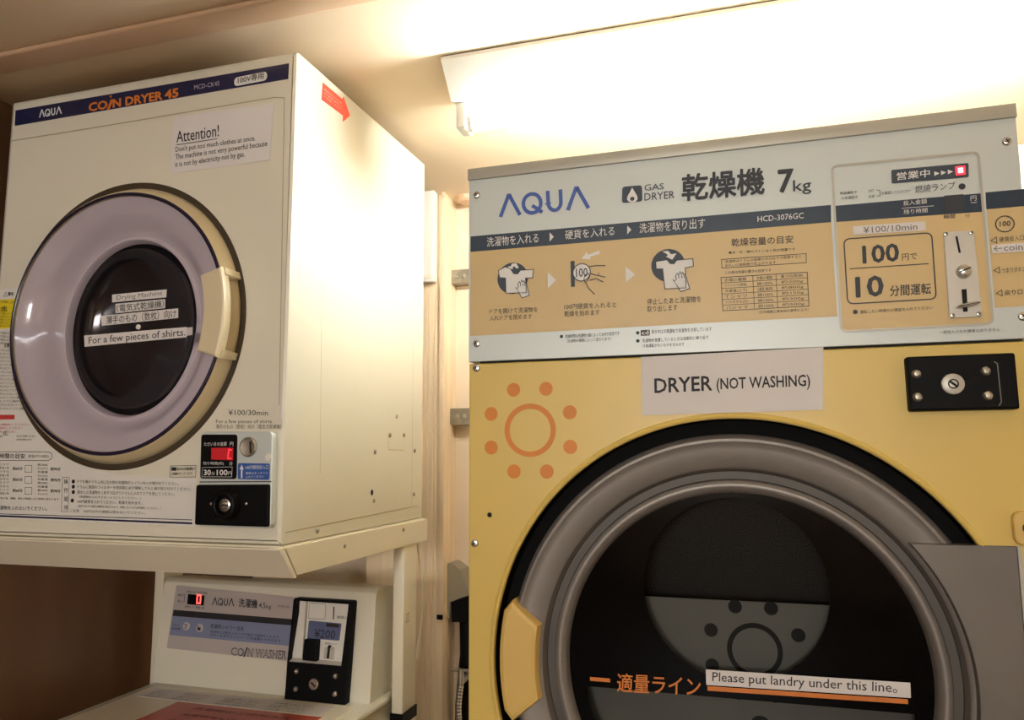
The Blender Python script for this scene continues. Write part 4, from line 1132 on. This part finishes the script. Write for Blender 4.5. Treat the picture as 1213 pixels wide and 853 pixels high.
# yellow grip on the left of the ring, hinge sheet on its right
gr = [(G_[0] + r_ * math.cos(math.radians(a)), G_[1] + r_ * math.sin(math.radians(a))) for r_, a in
      [(0.2810, 165.0)] + [(0.2885, 168 + k * (24 / 12)) for k in range(13)] + [(0.2810, 195.0)] + [(0.2405, 190.5 - k * (21 / 12)) for k in range(13)]]
MB().solid(GAS, gr, -0.024, 0.0075, 0.006).build('grip', 'yellow2', do, 'yellow door grip')
hz0, hz1 = Z0 - 0.7488, Z0 - 1.0600
hx1 = 0.9385
hp = [(hx1, hz0), (hx1, hz1)]
ia = math.asin((hz0 - G_[1]) / 0.2420)
for k in range(25):
    a = -ia + 2 * ia * k / 24
    hp.append((G_[0] + 0.2420 * math.cos(a), G_[1] + 0.2420 * math.sin(a)))
hg = MB().solid(GAS, hp, -0.0145, 0.0030, 0.0008).build('hinge_sheet', 'hinge_shaded', do, 'flat grey hinge sheet')
MB().box(hx1 - 0.0015, hx1 + 0.0030, YR - 0.0030, YR + 0.0002, hz1, hz0).build('sheet_edge', 'silver_trim', hg)
for zz in (hz0, hz1 - 0.032):
    br = MB().solid(GAS, rquad((0.9345, zz + 0.0015), (0.9800, zz + 0.0015), (0.9800, zz + 0.0370), (0.9345, zz + 0.0370), r=0.010, seg=6), 0.0, 0.0085, 0.002).build('hinge_bracket', 'yellow2', gd, 'yellow hinge bracket')
    c_ = (0.9480, zz + 0.0195)
    MB().lathe(GAS, c_, [(0.0060, 0.0088), (0.0056, 0.0092), (0.0042, 0.0092), (0, 0.0070)], 20).build('bracket_screw', 'groove_grey', br)

# stand below the gas dryer
gs = thing('machine_base', ((GX0 + GX1) / 2, 0.28, 0.0), 'grey steel base cabinet the yellow gas dryer stands on', 'base cabinet')
MB().box(GX0, GX1, YR + 0.01, YR + 0.69, 0.06, GB - 0.001, 0.004).build('cabinet', 'silver_trim', gs)
MB().box(GX0 + 0.03, GX1 - 0.03, YR + 0.05, YR + 0.66, 0.0, 0.061).build('plinth', 'black', gs)
MB().solid(Surf(lambda u, v, h: (u, YR + 0.01 - h, v)), rquad((GX0 + .03, .10), (GX1 - .03, .10), (GX1 - .03, GB - .04), (GX0 + .03, GB - .04), r=.008), 0, 0.003, 0.001).build('front_panel', 'silver', gs)

# paper labels stuck on the gas dryer
q1 = paper('paper_sign', GAS, ((0.5472, 1.4495), (0.7583, 1.4525), (0.7542, 1.3796), (0.5466, 1.3771)), 0.0008, 'white paper sign reading DRYER (NOT WASHING) under the silver panel', 'sign')
t = MB().text(GAS, 'DRYER', (0.5630, 1.4046), (0.6311, 1.4058), (0.5631, 1.4218), 0.0015, 0.02)
t.text(GAS, '(NOT WASHING)', (0.6367, 1.4024), (0.7417, 1.4034), (0.6369, 1.4199), 0.0015, 0.018)
t.build('sign_print', 'ink', q1)
q2 = paper('tape_label', GAS, ((0.7972, 1.5933), (0.8737, 1.5921), (0.8737, 1.5816), (0.7975, 1.5828)), 0.0014, 'white tape label reading ¥100/10min over the price frame', 'label', group='tape labels on the dryers')
MB().text(GAS, '¥100/10min', (0.8083, 1.5838), (0.8649, 1.5830), (0.8085, 1.5914), 0.0020).build('label_print', 'grey_ink', q2)
q3 = paper('tape_label', GAS, ((0.9375, 1.5587), (0.9713, 1.5586), (0.9710, 1.5487), (0.9372, 1.5492)), 0.0014, 'white tape label reading coin with an arrow, beside the coin plate', 'label', group='tape labels on the dryers')
MB().text(GAS, '←coin', (0.9389, 1.5510), (0.9671, 1.5506), (0.9392, 1.5577), 0.0020).build('label_print', 'grey_ink', q3)
q4 = paper('tape_label', GAS, ((0.6107, 1.0735), (0.8320, 1.0758), (0.8316, 1.0595), (0.6107, 1.0557)), -0.0304, 'white strip reading Please put landry under this line on the grey round door', 'label', group='tape labels on the dryers')
MB().text(GAS, 'Please put landry under this line。', (0.6176, 1.0575), (0.8180, 1.0609), (0.6184, 1.0711), -0.0298, 0.003).build('label_print', 'ink', q4)

# ------------------------------------------------------------------ between and behind the dryers
bA, bB = (-0.1012, 2.0218), (-0.0742, 1.7647)
bxx = MB().box(bA[0] - 0.06, bB[0], 0.739, PF - 0.0003, bB[1] + 0.002, bA[1] - 0.002, 0.003)
bxw = tag(bxx.build('breaker_box', 'white'), 'white box high on the wooden pillar behind the cream dryer', 'breaker box')
MB().box(bA[0] - 0.062, bB[0] + 0.001, 0.735, 0.7395, bB[1], bA[1], 0.0015).build('cover', 'white', bxw)
MB().box(bB[0] - 0.05, bB[0] - 0.004, 0.7335, 0.7355, bB[1] + 0.008, bB[1] + 0.016).build('latch', 'cream2', bxw)
d0, d1 = (-0.0675, 1.0008)[0], (-0.0516, 1.0016)[0]
dt_, db_ = (-0.0666, 2.0101)[1], (-0.0587, 0.9456)[1]
du = tag(MB().box(d0, d1, PF - 0.0045, PF - 0.0003, db_, dt_, 0.0015).build('cable_duct', mat('duct', (238, 214, 182), 0.4)), 'slim beige cable duct running down the edge of the pillar', 'cable duct')
MB().tube([(d0 + 0.004, PF - 0.006, dt_ - 0.004), (d0 + 0.005, PF - 0.007, dt_ + 0.004), (d1 - 0.002, PF - 0.004, CEIL - 0.012)], 0.0065, 12).build('elbow', mat('duct2', (232, 206, 172), 0.4), du)
MB().box(d0 + 0.001, d1 - 0.001, PF - 0.006, PF - 0.0003, db_ - 0.011, db_).build('end_cap', 'black', du)
YB = 0.82
for (p_, q_), lab in ((( (-0.0687, 1.8113), (-0.0070, 1.7751)), 'upper galvanised angle bracket between the wall and the gas dryer'), (((-0.0664, 1.4478), (-0.0061, 1.4056)), 'lower galvanised angle bracket between the wall and the gas dryer')):
    b = thing('wall_bracket', (p_[0] + 0.05, 0.84, q_[1]), lab, 'bracket', 'brackets steadying the gas dryer')
    za, zb = q_[1], p_[1]
    zm = (za + zb) / 2
    MB().prism([(YB + 0.001, za), (Y1 - 0.0005, za), (Y1 - 0.0005, zb + 0.002), (Y1 - 0.004, zb + 0.002), (Y1 - 0.004, za + 0.004), (YB + 0.001, za + 0.004)], 'x', p_[0], 0.33).build('angle_arm', 'steel', b)
    MB().box(p_[0], 0.33, YB, YB + 0.004, za, zb).build('flange', 'steel', b)
    MB().box(p_[0], p_[0] + 0.010, YB - 0.005, YB, za + 0.001, zb - 0.001, 0.001).build('end_plate', 'chrome', b)
    S2 = Surf(lambda u, v, h: (u, YB - h, v))
    for x in (0.026, 0.045, 0.085):
        MB().lathe(S2, (p_[0] + x, zm), [(0.0072, 0), (0.0072, 0.005), (0.004, 0.006), (0.004, 0.011), (0, 0.0115)], 6).build('bolt', 'steel', b)
hood = [(-0.0629, 0.9285), (-0.0649, 1.0481), (-0.0593, 1.0606), (-0.0470, 1.0631), (-0.0223, 1.0477), (-0.0043, 0.9919), (-0.0043, 0.9859), (-0.0487, 0.9696), (-0.0507, 0.9292)]
hd_ = MB().prism(hood, 'y', 0.800, Y1 - 0.001).build('pipe_hood', 'grey_plastic')
tag(hd_, 'grey plastic hood on the wall beside the cable duct end', 'pipe hood')
MB().prism([(-0.0473, 0.9194), (-0.0475, 0.9676), (-0.0043, 0.9829), (0.0045, 0.9743), (0.0046, 0.9224)], 'y', 0.808, Y1 - 0.002).build('dark_mouth', 'black', hd_)
hx = (-0.0151, 0.9212)
pp = MB().tube([(hx[0], 0.830, hx[1] - 0.002), (hx[0] + 0.002, 0.830, hx[1] - 0.08), (hx[0] - 0.010, 0.830, hx[1] - 0.20), (hx[0] - 0.010, 0.830, 0.0)], 0.019, 14)
tag(pp.build('drain_pipe', 'black'), 'black pipe dropping from the grey hood to the floor', 'pipe')
vA, vB, vC = (-0.0315, 0.8188), (0.0073, 0.8217), (-0.0076, 0.8070)
gv = thing('gas_valve', (vC[0], 0.77, vC[1]), 'small metal gas valve with a bar lever, low between the dryers', 'valve')
MB().tube([(vA[0], 0.77, vA[1]), (vB[0] + 0.01, 0.77, vA[1])], 0.0045, 12).build('lever', 'chrome', gv)
MB().tube([(vC[0], 0.77, vA[1] + 0.004), (vC[0], 0.77, vC[1] - 0.02)], 0.0075, 14).build('stem', 'chrome', gv)
MB().tube([(vC[0], 0.775, vC[1] - 0.014), (vC[0], Y1 - 0.001, vC[1] - 0.014)], 0.008, 14).build('wall_tail', 'steel', gv)
hs = MB()
pts, rr = [], []
for k in range(150):
    f = k / 149
    z = vC[1] - 0.022 - f * (vC[1] - 0.022 - 0.20)
    pts.append((vC[0] - 0.006 * math.sin(f * 16) + 0.22 * f ** 3, 0.77, z)); rr.append(0.0062 + (0.0016 if k % 2 else 0))
hs.tube(pts, rr, 12)
tag(hs.build('gas_hose', 'chrome'), 'ribbed metal gas hose hanging below the small valve', 'hose')
cd = MB()
c0_ = (-0.0303, 1.1444)
pts = [(c0_[0] + 0.012 * math.sin(k / 20 * 3.14), 0.56, c0_[1] - k / 20 * 0.25) for k in range(21)]
tag(cd.tube(pts, 0.0030, 8).build('power_cord', 'cream2'), 'thin cream cord hanging behind the stand post', 'cord')
ds = MB().lathe(Surf(lambda u, v, h: (u, v, CEIL - h)), ((-0.0053, 2.0105)[0], 0.81), [(0.030, 0.0), (0.0295, 0.010), (0.024, 0.016), (0, 0.018)], 40)
tag(ds.build('smoke_detector', 'ceiling_trim'), 'round pale ceiling fitting above the left edge of the gas dryer', 'ceiling fitting')


# ------------------------------------------------------------------ fluorescent lights
def batten_light(x0, x1, y0, mtube, label, rot=False):
    wd, dp, ins = 0.165, 0.056, 0.046
    t = thing('fluorescent_light', ((x0 + x1) / 2, y0 + wd / 2, CEIL - 0.12), label, 'ceiling light')
    zt = CEIL - 0.002
    MB().prism([(y0, zt), (y0 + wd, zt), (y0 + wd, zt - 0.006), (y0 + wd - ins, zt - dp), (y0 + ins, zt - dp), (y0, zt - 0.006)], 'x', x0, x1).build('housing', 'white', t)
    MB().box(x0, x1, y0 + 0.0004, y0 + wd - 0.0004, zt, CEIL).build('shadow_strip', 'brown', t)  # dark strip painted in for the shadow gap between housing and ceiling
    yc, zc = y0 + wd / 2 - 0.005, zt - dp - 0.031
    for xa, xb in ((x0 + 0.004, x0 + 0.024), (x1 - 0.024, x1 - 0.004)):
        s = MB().box(xa, xb, yc - 0.020, yc + 0.020, zc - 0.0175, zt - dp + 0.001, 0.005).build('socket', 'white', t)
    MB().tube([(x0 + 0.024, yc, zc), (x1 - 0.024, yc, zc)], 0.0155, 24).build('tube', mtube, t, 'lit white tube')
    for xa, xb in ((x0 + 0.022, x0 + 0.031), (x1 - 0.031, x1 - 0.022)):
        MB().tube([(xa, yc, zc), (xb, yc, zc)], 0.0162, 24).build('tube_cap', 'white', t)
    return t


batten_light(0.1985, 1.44, 0.124, 'tube', 'lit white fluorescent batten on the ceiling over the gas dryer')
batten_light(-0.25, 0.98, -1.75, 'tube_far', 'lit fluorescent batten on the ceiling behind the viewer')
